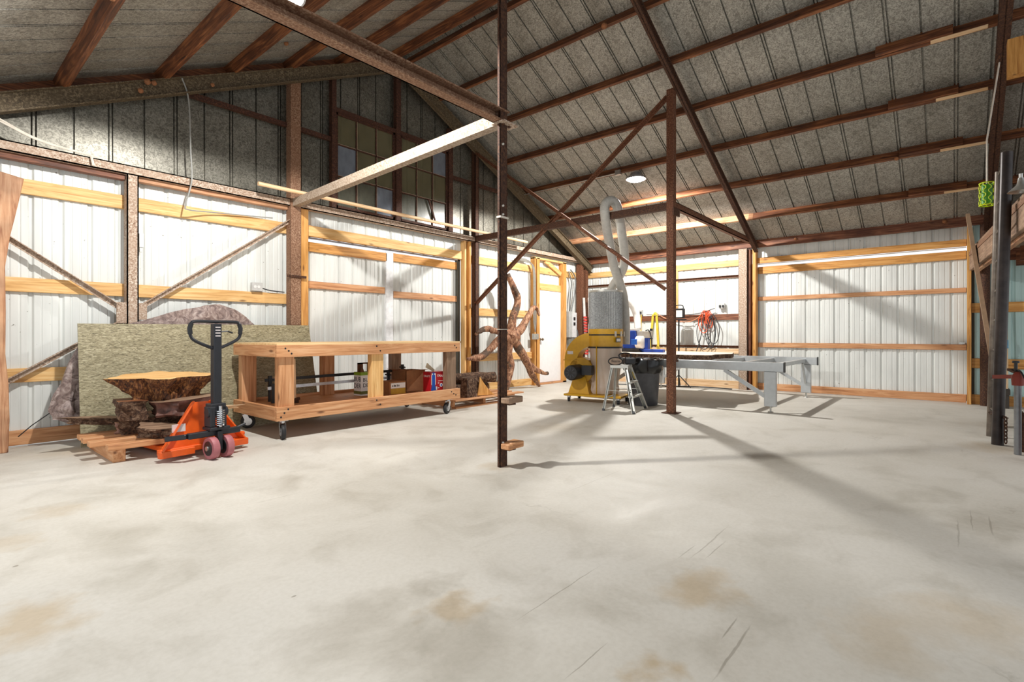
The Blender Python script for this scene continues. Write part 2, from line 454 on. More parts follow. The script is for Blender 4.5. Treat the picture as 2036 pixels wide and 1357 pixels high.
X0 = 0.772 - PITCH * 7
for k in range(4): gpanel(X0 + 4 * k * PITCH, 4, 0.02, 2.86)
gpanel(X0 + 16 * PITCH, 3, 0.02, 2.86)
for k in range(2): gpanel(3.42 + 7 * k * PITCH, 7, 2.45, 2.86)
for k in range(3): gpanel(6.60 + 3 * k * PITCH, 3, 0.02, 2.86)
gpanel(8.657, 5, 2.05, 2.86); gpanel(9.80, 4, 0.02, 2.86)
k = 0
x = 0.796 - 0.61 * 3 - 0.0
while x < 10.75:
    sheet(MB(), GP, lambda s, d, z: (x + s, GY + d + 0.03, z), 2.80, lambda s: max(2.81, zsheet(x + s) - 0.012)).build('gable_panel', GVW, wall_b)
    x += 0.61

# eave wall sheets
Y0 = 2.761 - PITCH * 14
for k in range(4): epanel(2.99 + 4 * k * PITCH + 0.25, 4, 0.02, 2.95)
epanel(2.761 - PITCH * 13, 14, 2.472, 2.95)
TEAL = white_sheet('teal_sheet', (190, 220, 218))
for k in range(4): epanel(2.761 - PITCH * (13 + 4 * (k + 1)) - 0.02, 4, 0.02, 2.95, mat=TEAL)

# ---- girts and studs (timber parts of the walls)
def gb(x0, x1, z0, z1, kind='new', y0=6.82, y1=6.86, name='girt', par=wall_b, ax='x'):
    return MB().box(x0, x1, y0, y1, z0, z1).build(name, wood(kind, ax), par, bevel=0.003)
def eb(y0, y1, z0, z1, kind='new', x0=10.74, x1=10.78, name='girt', par=wall_r, ax='y'):
    return MB().box(x0, x1, y0, y1, z0, z1).build(name, wood(kind, ax), par, bevel=0.003)
for (a, b) in ((-0.8, 1.56), (1.56, 3.44)):
    gb(a, b, 2.44, 2.585); gb(a, b, 1.49, 1.628); gb(a, b, 0.615, 0.75); gb(a, b, 0.012, 0.153, 'fir')
gb(3.455, 3.56, 0.0, 2.82, 'gold', 6.72, 6.85, 'stud', ax='z')
gb(6.555, 6.60, 0.0, 2.79, 'new', 6.74, 6.85, 'stud', ax='z'); gb(6.655, 6.70, 0.0, 2.79, 'gold', 6.72, 6.85, 'stud', ax='z')
gb(3.56, 6.60, 2.45, 2.598, 'new', 6.79, 6.85, 'header')
gb(6.70, 8.62, 2.42, 2.56); gb(6.70, 8.62, 1.44, 1.585); gb(6.70, 8.62, 0.575, 0.715); gb(6.70, 8.62, 0.012, 0.15, 'new')
for (a, b) in ((8.62, 8.66), (8.70, 8.80)): gb(a, b, 0.0, 2.73, 'gold', 6.74, 6.86, 'stud', ax='z')
gb(9.66, 9.80, 0.0, 2.73, 'gold', 6.74, 6.86, 'stud', ax='z')
gb(8.80, 9.66, 2.055, 2.20, 'new', 6.80, 6.85, 'header'); gb(8.80, 9.66, 2.42, 2.56); gb(8.62, 9.80, 2.70, 2.74, 'new', 6.74, 6.86, 'plate')
MB().beam((9.05, 6.79, 2.70), (9.64, 6.79, 2.46), 0.04, 0.09).build('brace', wood('new', 'x'), wall_b)
for z0 in (2.42, 1.44, 0.575): gb(9.80, 10.62, z0, z0 + 0.14)
gb(8.66, 9.80, 0.0, 0.035, 'fir', 6.74, 6.86, 'threshold')
gb(-0.8, 1.50, 2.735, 2.79, 'red', 6.74, 6.82, 'nailer'); gb(1.62, 3.28, 2.745, 2.80, 'slab', 6.74, 6.82, 'nailer')

eb(3.2, 6.80, 2.455, 2.58); eb(3.2, 6.80, 1.38, 1.50, 'red'); eb(3.2, 6.80, 0.70, 0.80, 'pale'); eb(3.2, 6.80, 0.0, 0.15, 'pale')
for z in (2.25, 0.84):
    MB().angle((10.74, 3.2, z), (10.74, 6.80, z), 0.045, 0.006, (1, 0, 0)).build('steel_girt', rust('brown'), wall_r)
eb(4.50, 4.60, 1.50, 2.46, 'new', 10.745, 10.775, 'stud', ax='z')
eb(2.90, 2.96, 0.0, 2.75, 'gold', 10.64, 10.78, 'stud', ax='z'); eb(3.0, 3.05, 0.0, 2.75, 'red', 10.66, 10.78, 'stud', ax='z')
eb(-0.215, -0.165, 0.0, 2.75, 'gold', 10.64, 10.78, 'stud', ax='z')
eb(-0.16, 2.90, 2.465, 2.575, 'gold', 10.73, 10.78, 'header')
for z0 in (1.42, 0.56, 0.0): eb(-4.2, -0.22, z0, z0 + 0.15, 'gold')
eb(-4.2, -0.22, 2.2, 2.42, 'red')

# ---- sliding door in the gable wall
d1 = structure('door_1', 'wide white steel sliding door on timber rails in the gable wall', 'door', (5, 6.93, 0))
for x0 in (3.46, 5.03): gpanel(x0, 7, 0.02, 2.395, d1, 6.925, WS, 'door_panel')
def db(x0, x1, z0, z1, kind='gold', y0=6.885, y1=6.925, name='door_rail', ax='x'):
    return MB().box(x0, x1, y0, y1, z0, z1).build(name, wood(kind, ax), d1, bevel=0.003)
db(3.56, 4.97, 2.255, 2.385); db(5.09, 6.50, 2.27, 2.40)
db(3.56, 4.93, 1.735, 1.835, 'fir'); db(5.10, 6.50, 1.68, 1.785, 'fir')
db(3.56, 4.97, 0.02, 0.15, 'fir'); db(5.09, 6.50, 0.02, 0.15, 'fir')
MB().box(4.955, 5.09, 6.885, 6.925, 0.03, 2.41).build('meeting_strip', plain('white_trim', (236, 238, 240), 0.4), d1)
MB().box(3.56, 6.56, 6.86, 6.90, 2.425, 2.447).build('track', plain('track_metal', (176, 180, 190), 0.3, 0.7), d1)
MB().box(6.50, 6.555, 6.86, 6.94, 0.0, 2.45).build('gap_shade', plain('shadow_grey', (78, 76, 68), 0.7), d1)  # dark gap beside the leaf, its shade put into the strip's colour
hb = MB(); hb.box(6.50, 6.57, 6.83, 6.87, 0.93, 0.96); hb.cyl((6.60, 6.80, 0.945), (6.60, 6.88, 0.945), 0.018); hb.build('latch', plain('zinc', (190, 190, 186), 0.35, 0.8), d1)

# ---- walk door
d2 = structure('door_2', 'plain white walk-through door in a raw timber frame', 'door', (9.2, 6.82, 0))
MB().box(8.803, 9.657, 6.80, 6.845, 0.04, 2.045).build('door_leaf', plain('door_white', (238, 238, 240), 0.35, 0, 0.03), d2, bevel=0.004)
kb = MB(); kb.lathe([(0.03, 0), (0.03, -0.008), (0.012, -0.012), (0.012, -0.045), (0.028, -0.055), (0.03, -0.075), (0.02, -0.09)], (8.885, 6.80, 0.98), 16, 'y')
kb.build('door_handle', plain('brushed', (150, 140, 124), 0.3, 0.9), d2, True)

# ---- sliding door in the eave wall
d3 = structure('door_3', 'large closed white steel sliding door on timber rails in the right wall', 'door', (10.84, 1.4, 0))
for y0 in (2.761 - PITCH * 13, 2.761 - PITCH * 6): epanel(y0, 7, 0.03, 2.405, d3, 10.84, WS, 'door_panel')
def rb(y0, y1, z0, z1, kind='gold', name='door_rail'):
    return MB().box(10.80, 10.84, y0, y1, z0, z1).build(name, wood(kind, 'y'), d3, bevel=0.003)
rb(-0.16, 2.90, 2.27, 2.405); rb(-0.16, 2.90, 1.745, 1.82, 'fir'); rb(-0.16, 2.90, 0.835, 0.925, 'fir'); rb(-0.16, 2.90, 0.006, 0.135, 'fir')
MB().box(10.80, 10.83, -0.16, 2.92, 2.448, 2.462).build('track', plain('white_track', (240, 240, 236), 0.4), d3)
MB().box(10.785, 10.87, -0.26, -0.19, 0.0, 2.47).build('slit_blocker', plain('shadow_grey', (78, 76, 68), 0.7), d3); MB().box(10.785, 10.87, 2.93, 3.02, 0.0, 2.47).build('slit_blocker', MC['shadow_grey'], d3)  # strips added to block sky light in the side slits, coloured like shade
lt = MB(); lt.box(10.76, 10.80, -0.14, -0.07, 0.93, 0.96); lt.cyl((10.75, -0.10, 0.945), (10.80, -0.10, 0.945), 0.02); lt.build('latch', MC['zinc'], d3)

# ---- gable windows
RR = rust('red')
def gwin(name, x0, x1, label, special):
    wv = structure(name, label, 'window', ((x0 + x1) / 2, 6.80, 2.92))
    z0, z1 = 2.92, 4.30
    fr = MB(); t = 0.035
    fr.box(x0, x1, 6.77, 6.82, z1 - t, z1); fr.box(x0, x1, 6.77, 6.82, z0, z0 + t)
    fr.box(x0, x0 + t, 6.77, 6.82, z0, z1); fr.box(x1 - t, x1, 6.77, 6.82, z0, z1)
    fr.build('window_frame', RR, wv)
    for i in (1, 2):
        xx = x0 + (x1 - x0) * i / 3
        MB().box(xx - 0.008, xx + 0.008, 6.775, 6.812, z0, z1).build('muntin', RR, wv)
        zz = z0 + (z1 - z0) * i / 3
        MB().box(xx + 0.008, xx + 0.014, 6.776, 6.792, z0 + t, z1 - t).build('putty', plain('putty', (176, 154, 132), 0.8), wv); MB().box(x0 + t, x1 - t, 6.776, 6.792, zz + 0.009, zz + 0.015).build('putty', MC['putty'], wv)
        MB().box(x0, x1, 6.775, 6.812, zz - 0.009, zz + 0.009).build('muntin', RR, wv)
    cw, ch = (x1 - x0) / 3, (z1 - z0) / 3
    for i in range(3):
        for j in range(3):
            m = pane_mat('pane_clear', (130, 138, 150), 0.8) if (i, j) in special else (pane_mat('pane_grey', (118, 118, 104), 0.5) if j == 0 else pane_mat('pane_dirty', (118, 112, 86), 0.7))
            MB().box(x0 + i * cw + 0.009, x0 + (i + 1) * cw - 0.009, 6.792, 6.797, z0 + j * ch + 0.01, z0 + (j + 1) * ch - 0.01).build('pane', m, wv)
    return wv
gwin('window_1', 4.00, 5.04, 'left rusty nine-pane steel window high in the gable', {(0, 1), (2, 0)})
gwin('window_2', 5.14, 6.17, 'right rusty nine-pane steel window high in the gable', {(2, 2)})
gs = MB()
for a, b in ((3.925, 3.995), (5.045, 5.135), (6.175, 6.27)):
    MB().box(a, b, 6.74, 6.82, 2.86, zraft((a + b) / 2) + 0.05).build('jamb', RR, wall_b)
MB().box(3.995, 6.175, 6.75, 6.82, 4.30, 4.36).build('lintel', RR, wall_b)
for a, b in ((2.12, 3.28), (3.44, 3.925), (6.27, 6.775), (6.885, 7.78)):
    MB().box(a, b, 6.77, 6.82, 3.86, 3.92).build('girt', rust('red'), wall_b)
MB().beam((5.72, 6.755, 3.38), (5.88, 6.755, 3.0), 0.02, 0.03).build('stay', RR, wall_b)

# ---- roof
ceil = structure('ceiling', 'open gabled roof of grey galvanised sheets on dark timber purlins', 'ceiling', (RX, 1.5, 5.55))
def roof_mesh(side, x0, x1, dz):
    mb = MB(); vs = []
    prof = [(s * 0.6 / 0.61, d) for s, d in GP]
    xs = [x0 + (x1 - x0) * i / 4 for i in range(5)]
    for s, d in prof:
        for x in xs: vs.append((side * x, s, -SL * x + d + dz))
    n = len(xs); fs = []
    for i in range(len(prof) - 1):
        for j in range(n - 1): fs.append((i * n + j, (i + 1) * n + j, (i + 1) * n + j + 1, i * n + j + 1))
    return mb.add(vs, fs)
for side in (1, -1):
    for (x0, x1, dz) in ((0.0, 3.15, 0.0), (3.10, 6.0, -0.006)):
        base = None
        for k in range(19):
            y = -0.03 - 0.6 * 7 + 0.6 * k
            if base is None:
                base = roof_mesh(side, x0, x1, dz).build('roof_panel', GV); o = base
            else:
                o = base.copy(); C.objects.link(o)
            o.parent = ceil; o.matrix_parent_inverse = wm(ceil).inverted()
            o.location = (RX, y, 5.55)
MB().prism([(RX - 0.2, -4.3, 5.60 - 0.2 * SL), (RX, -4.3, 5.60), (RX + 0.2, -4.3, 5.60 - 0.2 * SL), (RX, -4.3, 5.57)], (0, 11.5, 0)).build('ridge_cap', GV, ceil)
up = {1: V(SL, 0, 1).normalized(), -1: V(-SL, 0, 1).normalized()}
def purlin(side, x, y0, y1, kind='old', wd=0.042, ht=0.14, name='purlin', lift=0.0):
    c = V(x, 0, zraft(x) + 0.17) + up[side] * (ht / 2 + lift)
    return MB().beam((c.x, y0, c.z), (c.x, y1, c.z), wd, ht, up[side]).build(name, wood(kind, 'y'), ceil, bevel=0.004)
for x in (5.82, 6.58, 7.36, 8.15, 8.98): purlin(1, x, -4.2, 6.84)
purlin(1, 9.81, -4.2, 2.80); purlin(1, 9.81, 2.72, 6.84, 'slab')
for x in (1.00, 1.85, 2.58, 3.30, 4.05, 0.1): purlin(-1, x, -4.2, 6.84, wd=0.06, ht=0.14)
for s in (-1, 1): purlin(s, RX + s * 0.10, -4.2, 6.84, wd=0.05, ht=0.15)
for i, x in enumerate((6.58, 7.36, 8.15, 8.98, 9.81)):
    purlin(1, x - 0.042, 0.05 - 0.05 * i, 0.75 - 0.06 * i, 'old', 0.04, 0.15, 'splice_board')
    purlin(1, x - 0.02, -0.25 - 0.03 * i, 0.22 - 0.03 * i, 'pale', 0.05, 0.012, 'splice_strip', -0.014)
# rafters
def rafter(y, side, wd, mat, x_out, ht=0.17):
    a = V(RX, y, zraft(RX) + 0.085); b = V(x_out, y, zraft(x_out) + 0.085)
    return MB().hbeam(a, b, wd, ht, 0.012).build('rafter', mat, ceil)
for s in (-1, 1):
    a, b = V(RX, 6.80, zraft(RX) + 0.24), V(RX + s * 5.7, 6.80, zraft(RX + s * 5.7) + 0.24)
    MB().beam(a, b, 0.05, 0.13).build('gable_board', wood('old', 'x'), ceil)
rafter(6.63, -1, 0.10, rust('olive'), -0.75); rafter(6.63, 1, 0.10, rust('olive'), 10.70)
for s, xo in ((-1, -0.75), (1, 10.55)):
    rafter(2.86, s, 0.07, rust('dark'), xo, 0.12); rafter(-0.40, s, 0.10, rust('dark'), xo, 0.14)
MB().box(10.60, 10.70, 2.96, 6.86, 2.765, 2.965).build('eave_beam', wood('red', 'y'), ceil, bevel=0.005)
MB().box(10.60, 10.70, -4.2, 2.96, 2.765, 2.965).build('eave_beam', wood('red', 'y'), ceil, bevel=0.005)
MB().box(10.56, 10.60, 2.9, 6.86, 2.90, 2.965).build('eave_board', wood('old', 'y'), ceil)
for (x, y, z, r) in ((1.66, 6.57, zraft(1.66) + 0.15, 0.035), (1.72, 6.57, zraft(1.72) + 0.13, 0.03), (1.60, 6.57, zraft(1.6) + 0.06, 0.03), (0.95, 4.6, zraft(0.95) + 0.2, 0.03), (2.3, 6.57, zraft(2.3) + 0.05, 0.025),
                     (5.80, 3.4, zraft(5.8) + 0.17, 0.045), (2.9, 6.0, zraft(2.9) + 0.3, 0.03), (8.96, 0.6, zraft(8.96) + 0.16, 0.03), (10.58, 0.1, 2.86, 0.035), (10.58, 2.2, 2.84, 0.025)):
    mn = MB(); pts = [(x + r * 0.8 * k, y + r * 0.3 * k, z) for k in (-1, -0.5, 0, 0.5, 1)]
    mn.tube(pts, [r * 0.35, r * 0.8, r, r * 0.8, r * 0.35], 8); mn.build('mud_nest', plain('mud', (150, 100, 66), 0.9, 0, 0.3), ceil, True)

# ---- steel frame
def steel(name, label, cat, mb, mat, loc, group=None, bevel=0.0):
    t = thing(name, label, cat, loc, 0, group); mb.build({'steel_post': 'shaft', 'steel_beam': 'web', 'steel_brace': 'bar'}.get(name, 'body'), mat, t, bevel=bevel); return t
def bolts(par, pts, r=0.012, ax=(0, -1, 0), mat=None):
    for p in pts:
        p = V(p); MB().cyl(p, p + V(ax) * 0.012, r, None, 6).build('bolt', mat or rust('light'), par)

pa = steel('steel_post', 'dark rusty steel post standing alone mid-floor with two wooden footholds near its base', 'post',
           MB().channel((3.14, 2.79, 0), (3.14, 2.79, zraft(3.14) + 0.05), 0.03, 0.085, 0.008, side=-1), rust('dark'), (3.14, 2.79, 0))
bolts(pa, [(3.125, 2.775, z) for z in (2.62, 2.12, 2.05, 0.20)], 0.009, mat=plain('bolt_white', (226, 222, 212), 0.4))
for zz, ln in ((0.15, 0.24), (0.52, 0.22)):
    st = MB().box(3.10, 3.15, 2.68, 2.775, zz, zz + 0.045); st.box(3.15, 3.15 + ln * 0.62, 2.69, 2.80, zz, zz + 0.05)
    st.build('foothold', wood('fir' if zz < 0.3 else 'grey', 'x'), pa, bevel=0.006)
    MB().box(3.16, 3.24, 2.73, 2.80, zz - 0.02, zz - 0.008).build('foothold_bracket', rust('dark'), pa)
MB().lathe([(0.048, 1.115), (0.048, 1.12)], (3.14, 2.79, 0), 16).build('wire_tie', plain('pale_wire', (220, 210, 196), 0.5), pa)
MB().box(3.09, 3.19, 2.765, 2.81, 2.02, 2.035).build('wire_tie', MC['pale_wire'], pa)

pb = steel('steel_post', 'rusty brown square steel post standing in front of the aluminium slab mill', 'post',
           MB().box(6.75, 6.85, 2.89, 2.99, 0, zraft(6.8) + 0.04), rust('brown'), (6.80, 2.94, 0), bevel=0.004)
MB().box(6.70, 6.90, 2.84, 3.04, 0.0, 0.012).build('base_plate', rust('dark'), pb)
MB().box(6.85, 6.95, 2.90, 2.91, 0.70, 0.78).build('lug', rust('dark'), pb)
MB().box(6.70, 6.90, 2.86, 2.88, 2.70, 2.80).build('gusset', rust('dark'), pb)
bolts(pb, [(6.93, 2.90, 0.74)], 0.012, mat=MC['bolt_white'])

pg = steel('steel_post', 'rusty round-edged steel post at the left jamb of the gable sliding door', 'post',
           MB().channel((3.36, 6.74, 0), (3.36, 6.74, zraft(3.36) + 0.1), 0.12, 0.15, 0.012, side=-1), rust('tan'), (3.36, 6.74, 0), bevel=0.01)
MB().box(3.24, 3.50, 6.66, 6.68, 1.84, 1.87).build('bracket', rust('dark'), pg)
pr = steel('steel_post', 'slim dark steel post behind the driftwood root right of the sliding door', 'post',
           MB().channel((6.83, 6.74, 0), (6.83, 6.74, zraft(6.83) + 0.1), 0.09, 0.10, 0.01, side=-1), rust('dark'), (6.83, 6.74, 0))
pl = steel('steel_post', 'speckled pale steel post on the left wall where four braces meet', 'post',
           MB().channel((1.56, 6.755, 0), (1.56, 6.755, 2.80), 0.12, 0.105, 0.012, side=-1), rust('light'), (1.56, 6.755, 0))
gus = MB().box(1.42, 1.51, 6.70, 6.72, 1.20, 1.42); gus.box(1.61, 1.69, 6.70, 6.72, 1.24, 1.42); gus.build('gusset', rust('light'), pl)
sw = MB().box(1.625, 1.665, 6.72, 6.76, 2.03, 2.18); sw.box(1.63, 1.655, 6.73, 6.76, 1.98, 2.03); sw.build('hasp', plain('zinc', (190, 190, 186), 0.35, 0.8), pl)
pc = steel('steel_post', 'pair of reddish steel posts in the corner where the two walls meet', 'post',
           MB().box(10.30, 10.40, 6.66, 6.80, 0, 2.76).box(10.50, 10.60, 6.66, 6.80, 0, 2.76), rust('brown'), (10.45, 6.73, 0))
pe = steel('steel_post', 'pale speckled steel post on the right wall behind the slab mill', 'post',
           MB().channel((10.66, 3.13, 0), (10.66, 3.13, 2.76), 0.15, 0.12, 0.012, side=1), rust('light'), (10.66, 3.13, 0))
pd = steel('steel_post', 'black-flaked steel pipe post beside the right end of the large sliding door', 'post',
           MB().cyl((10.60, -0.37, 0), (10.60, -0.37, 2.76), 0.06, None, 20), rust('dark'), (10.60, -0.37, 0))

def bm_(name, label, cat, mb, mat, loc=(0, 0, 0)): return steel(name, label, cat, mb, mat, loc)
bm_('steel_beam', 'rusty steel tie beam running along the gable wall below the windows', 'beam',
    MB().channel((-0.8, 6.74, 2.84), (10.62, 6.74, 2.84), 0.10, 0.10, 0.012, side=1), rust('light'), (5, 6.74, 2.84))
bm_('steel_beam', 'brightly lit pale steel beam from the lone dark post to the gable wall', 'beam',
    MB().beam((3.16, 2.82, 2.84), (3.36, 6.68, 2.84), 0.085, 0.10), rust('pale'), (3.2, 4.7, 2.84))
cb = bm_('steel_beam', 'brown steel tie beam crossing overhead in front of the left ceiling lamp', 'beam',
    MB().channel((3.19, 2.80, 2.85), (-0.75, 2.80, 2.85), 0.09, 0.10, 0.012, side=1), rust('tan'), (1.2, 2.80, 2.85))
MB().box(3.08, 3.26, 2.72, 2.86, 2.785, 2.797).build('end_plate', rust('light'), cb)
bolts(cb, [(3.13, 2.77, 2.785), (3.20, 2.77, 2.785)], 0.014, (0, 0, -1), rust('dark'))
bm_('steel_beam', 'dark steel beam over which the grey hose hangs', 'beam',
    MB().beam((6.80, 2.92, 2.85), (6.80, 6.70, 2.85), 0.07, 0.10), rust('dark'), (6.8, 4.8, 2.85))
bm_('steel_beam', 'brown steel tie from the square post to the right wall post', 'beam',
    MB().channel((6.85, 2.93, 2.86), (10.62, 2.93, 2.86), 0.07, 0.09, 0.01, side=1), rust('brown'), (8.7, 2.93, 2.86))
bm_('steel_brace', 'long rusty brace rising from the slim gable post to the top of the square post', 'brace',
    MB().angle((6.78, 6.70, 1.66), (6.78, 3.0, 4.37), 0.055), rust('brown'), (6.78, 4.8, 3))
bm_('steel_brace', 'rusty diagonal brace falling from the gable rafter to mid height of the square post', 'brace',
    MB().angle((6.74, 6.66, 4.45), (6.74, 2.99, 1.72), 0.055), rust('brown'), (6.74, 4.8, 3))
for lb, a, b in (('pale speckled brace from the live-edge slab down to the left wall post', (0.30, 6.72, 2.22), (1.46, 6.72, 1.385)),
                 ('pale speckled brace rising from the left wall post to the sliding door post', (1.65, 6.72, 1.41), (3.30, 6.72, 2.62)),
                 ('pale speckled brace low on the wall disappearing behind the fibre panel', (0.30, 6.72, 0.46), (1.46, 6.72, 1.23))):
    bm_('steel_brace', lb, 'brace', MB().angle(a, b, 0.05), rust('light'), a)
st_ = bm_('steel_brace', 'tan tapered plank brace leaning from the right wall top behind the pipe ladder', 'brace',
    MB().prism([(10.16, -0.14, 2.84), (10.00, -0.14, 2.84), (8.20, -0.42, 0.0), (8.36, -0.42, 0.0)], (0, -0.045, 0)), plain('tan_steel', (150, 122, 96), 0.7), (8.3, -0.5, 0))
pole = MB().cyl((2.77, 6.45, 2.925), (8.0, 6.45, 2.925), 0.026, None, 12).build('pole', wood('pale', 'x'), None, True)
tag(pole, 'long thin tan pole lying on the beams along the gable wall', 'pole')

# ================================================================ LAMPS
BLK = plain('black_paint', (26, 27, 30), 0.45); DGR = plain('dark_grey', (58, 60, 66), 0.45)
ZINC = MC['zinc']; CHR = plain('chrome', (200, 202, 206), 0.22, 0.9, 0.03)
def high_bay(x, y, z, label, ztop, watts):
    t = thing('high_bay_lamp', label, 'lamp', (x, y, z), 0, 'round ceiling lamps')
    MB().lathe([(0.04, 0.12), (0.09, 0.11), (0.11, 0.05), (0.17, 0.035), (0.18, 0.0), (0.165, 0.0), (0.16, 0.012), (0.0, 0.014)], (x, y, z), 28).build('housing', plain('lamp_grey', (150, 152, 154), 0.4, 0.5), t, True)
    MB().lathe([(0.01, -0.032), (0.06, -0.03), (0.11, -0.022), (0.145, -0.008), (0.155, 0.004), (0.155, 0.010)], (x, y, z), 28).build('lens', emit_mat('led', (1.0, 0.97, 0.92), 30), t)
    MB().tube(smoothpts([(x, y, z + 0.12), (x + 0.01, y, z + 0.3), (x, y, ztop)], 4), 0.007, 6).build('hanger', ZINC, t)
    ld = bpy.data.lights.new('lamp_light', 'SPOT'); ld.energy = watts; ld.spot_size = math.radians(172); ld.spot_blend = 0.12; ld.shadow_soft_size = 0.05; ld.color = (1.0, 0.975, 0.93)
    lo = bpy.data.objects.new('lamp_light', ld); C.objects.link(lo); lo.location = (x, y, z - 0.09)
    lo.parent = t; lo.matrix_parent_inverse = wm(t).inverted()
    return t
high_bay(1.84, 3.90, 3.67, 'glaring round ceiling lamp behind the overhead tie beam at upper left', zsheet(1.84), LAMP_W)
high_bay(8.27, 4.22, 3.80, 'glaring round ceiling lamp above the slab mill under the right roof slope', zsheet(8.27), LAMP_W * 1.42)
cbx = thing('junction_box', 'small metal junction box with conduit on a purlin beside the right lamp', 'box', (8.15, 4.5, 3.9))
MB().box(8.10, 8.16, 4.44, 4.54, 3.90, 3.98).build('box', ZINC, cbx)
MB().tube([(8.11, 4.5, 3.93), (8.10, 5.3, 3.92), (8.10, 6.6, 3.92)], 0.010, 6).build('conduit', ZINC, cbx)

# ================================================================ LEFT GROUP
# live-edge slab
r_edge = [(0.585, 0), (0.595, 0.3), (0.59, 0.62), (0.57, 0.9), (0.575, 1.29), (0.572, 1.7), (0.605, 1.98), (0.64, 2.17), (0.68, 2.4), (0.705, 2.55)]
l_edge = [(0.36, 2.62), (0.27, 2.2), (0.22, 1.7), (0.16, 1.2), (0.20, 0.6), (0.16, 0.0)]
lean = lambda z: 6.53 + 0.055 * z
ls = MB().prism([(x, lean(z), z) for x, z in r_edge + l_edge], (0, 0.055, 0)).build('wood_slab', wood('slab', 'z'), None, bevel=0.006)
tag(ls, 'tall live-edge wood slab leaning on the wall at the far left', 'slab')

# fibre panel
fb = thing('fibre_panel', 'large olive-tan fibre board sheet leaning behind the stump and workbench', 'panel', (2.2, 6.35, 0))
MB().prism([(1.06, 6.30, 0.0), (3.50, 6.30, 0.0), (3.42, 6.45, 1.20), (1.06, 6.45, 1.185)], (0, 0.018, 0)).build('sheet', fibre_mat(), fb)

# tarp bundle
tb = MB(); N, K = 60, 18
prof = [(0.88, 0.34), (0.93, 0.5), (1.0, 0.78), (1.1, 1.0), (1.2, 1.08), (1.4, 1.16), (1.6, 1.22), (1.9, 1.32), (2.2, 1.415), (2.38, 1.43), (2.55, 1.38), (2.68, 1.28), (2.79, 1.18), (2.84, 0.9), (2.86, 0.05)]
def ph(x):
    for (a, b), (c, d) in zip(prof, prof[1:]):
        if a <= x <= c: return b + (d - b) * (x - a) / (c - a)
    return 0.05
vs = []
for i in range(N + 1):
    x = 0.88 + (2.86 - 0.88) * i / N; H = ph(x)
    z_lo = 0.22 + max(0, 0.16 * (1.15 - x)) if x < 1.2 else 0.02
    for j in range(K + 1):
        t = j / K
        nz = mnoise.noise(V(x * 4.5, t * 5, 1.3)) * 0.035 + mnoise.noise(V(x * 13, t * 11, 4)) * 0.014
        if t < 0.7:
            q = t / 0.7; z = z_lo + (H - z_lo) * q; y = 6.515 + 0.02 * q + nz * 0.9
            xx = x + nz * 0.5
        else:
            q = (t - 0.7) / 0.3; z = H - 0.06 * q * q; y = 6.535 + 0.13 * q; xx = x; z += nz * 0.6
        if x > 1.06 and z < 1.2: y = max(y, 6.32 + 0.125 * z + 0.03)
        vs.append((xx, min(y, 6.685), max(z, 0.01)))
fs = [(i * (K + 1) + j, (i + 1) * (K + 1) + j, (i + 1) * (K + 1) + j + 1, i * (K + 1) + j + 1) for i in range(N) for j in range(K)]
tb.add(vs, fs)
tp = thing('tarp_bundle', 'crumpled brown camouflage tarp heaped behind the fibre panel', 'tarp', (1.9, 6.6, 0))
TM = tarp_mat()
tb.build('cloth', TM, tp, True)
fo = MB(); NS, NT = 16, 26; vs = []          # gathered lower-left fold
lft = [(0.20, 1.02), (0.27, 0.90), (0.36, 0.845), (0.5, 0.90), (0.7, 0.985), (0.95, 1.10)]
for j in range(NT + 1):
    z = 0.20 + 0.78 * j / NT
    for (z0, a0), (z1, a1) in zip(lft, lft[1:]):
        if z0 <= z <= z1 + 1e-6: xl = a0 + (a1 - a0) * (z - z0) / (z1 - z0)
    for i in range(NS + 1):
        q = i / NS; x = xl + (1.22 - xl) * q
        rid = abs(mnoise.noise(V(x * 7 + z * 4, z * 6 - x * 3, 2.0))) * 0.07 + abs(mnoise.noise(V(x * 17, z * 15, 7))) * 0.03
        vs.append((x + 0.02 * mnoise.noise(V(z * 9, q, 3)), 6.50 + 0.06 * z - rid + 0.03 * (1 - q) ** 2 + (0.03 if x > 1.05 else 0), z))
fo.add(vs, [(j * (NS + 1) + i, j * (NS + 1) + i + 1, (j + 1) * (NS + 1) + i + 1, (j + 1) * (NS + 1) + i) for j in range(NT) for i in range(NS)])
fo.build('fold', TM, tp, True)
MB().tube([(0.86, 6.50, 0.33), (0.75, 6.60, 0.22), (0.66, 6.64, 0.12)], 0.005, 5).build('tie_cord', BLK, tp)

# pallet under the stump
def pallet(name, label, x0, x1, y0, y1, boards, stringers, zs, tb_, wk, ws, bot=True):
    t = thing(name, label, 'pallet', ((x0 + x1) / 2, (y0 + y1) / 2, 0))
    for sx in stringers: MB().box(sx - ws / 2, sx + ws / 2, y0 + 0.12, y1 - 0.05, 0.02 if bot else 0.0, zs).build('stringer', wood(wk, 'y'), t, bevel=0.004)
    for (yy, xa, xb, wd) in boards: MB().box(xa, xb, yy - wd / 2, yy + wd / 2, zs, zs + tb_).build('deck_board', wood(wk, 'x'), t, bevel=0.003)
    if bot:
        for yy in (y0 + 0.1, y1 - 0.15): MB().box(x0 + 0.05, x1, yy - 0.05, yy + 0.05, 0.0, 0.02).build('deck_board', wood(wk, 'x'), t)
    return t
pallet('pallet', 'raw timber pallet under the stump slices at the pallet jack', 0.98, 1.98, 5.22, 6.24,
       [(5.32, 1.06, 2.0, 0.09), (5.60, 0.99, 1.98, 0.10), (5.84, 0.99, 1.98, 0.09), (6.06, 1.0, 1.98, 0.12)], [1.15, 1.98], 0.115, 0.045, 'fir', 0.09, False)

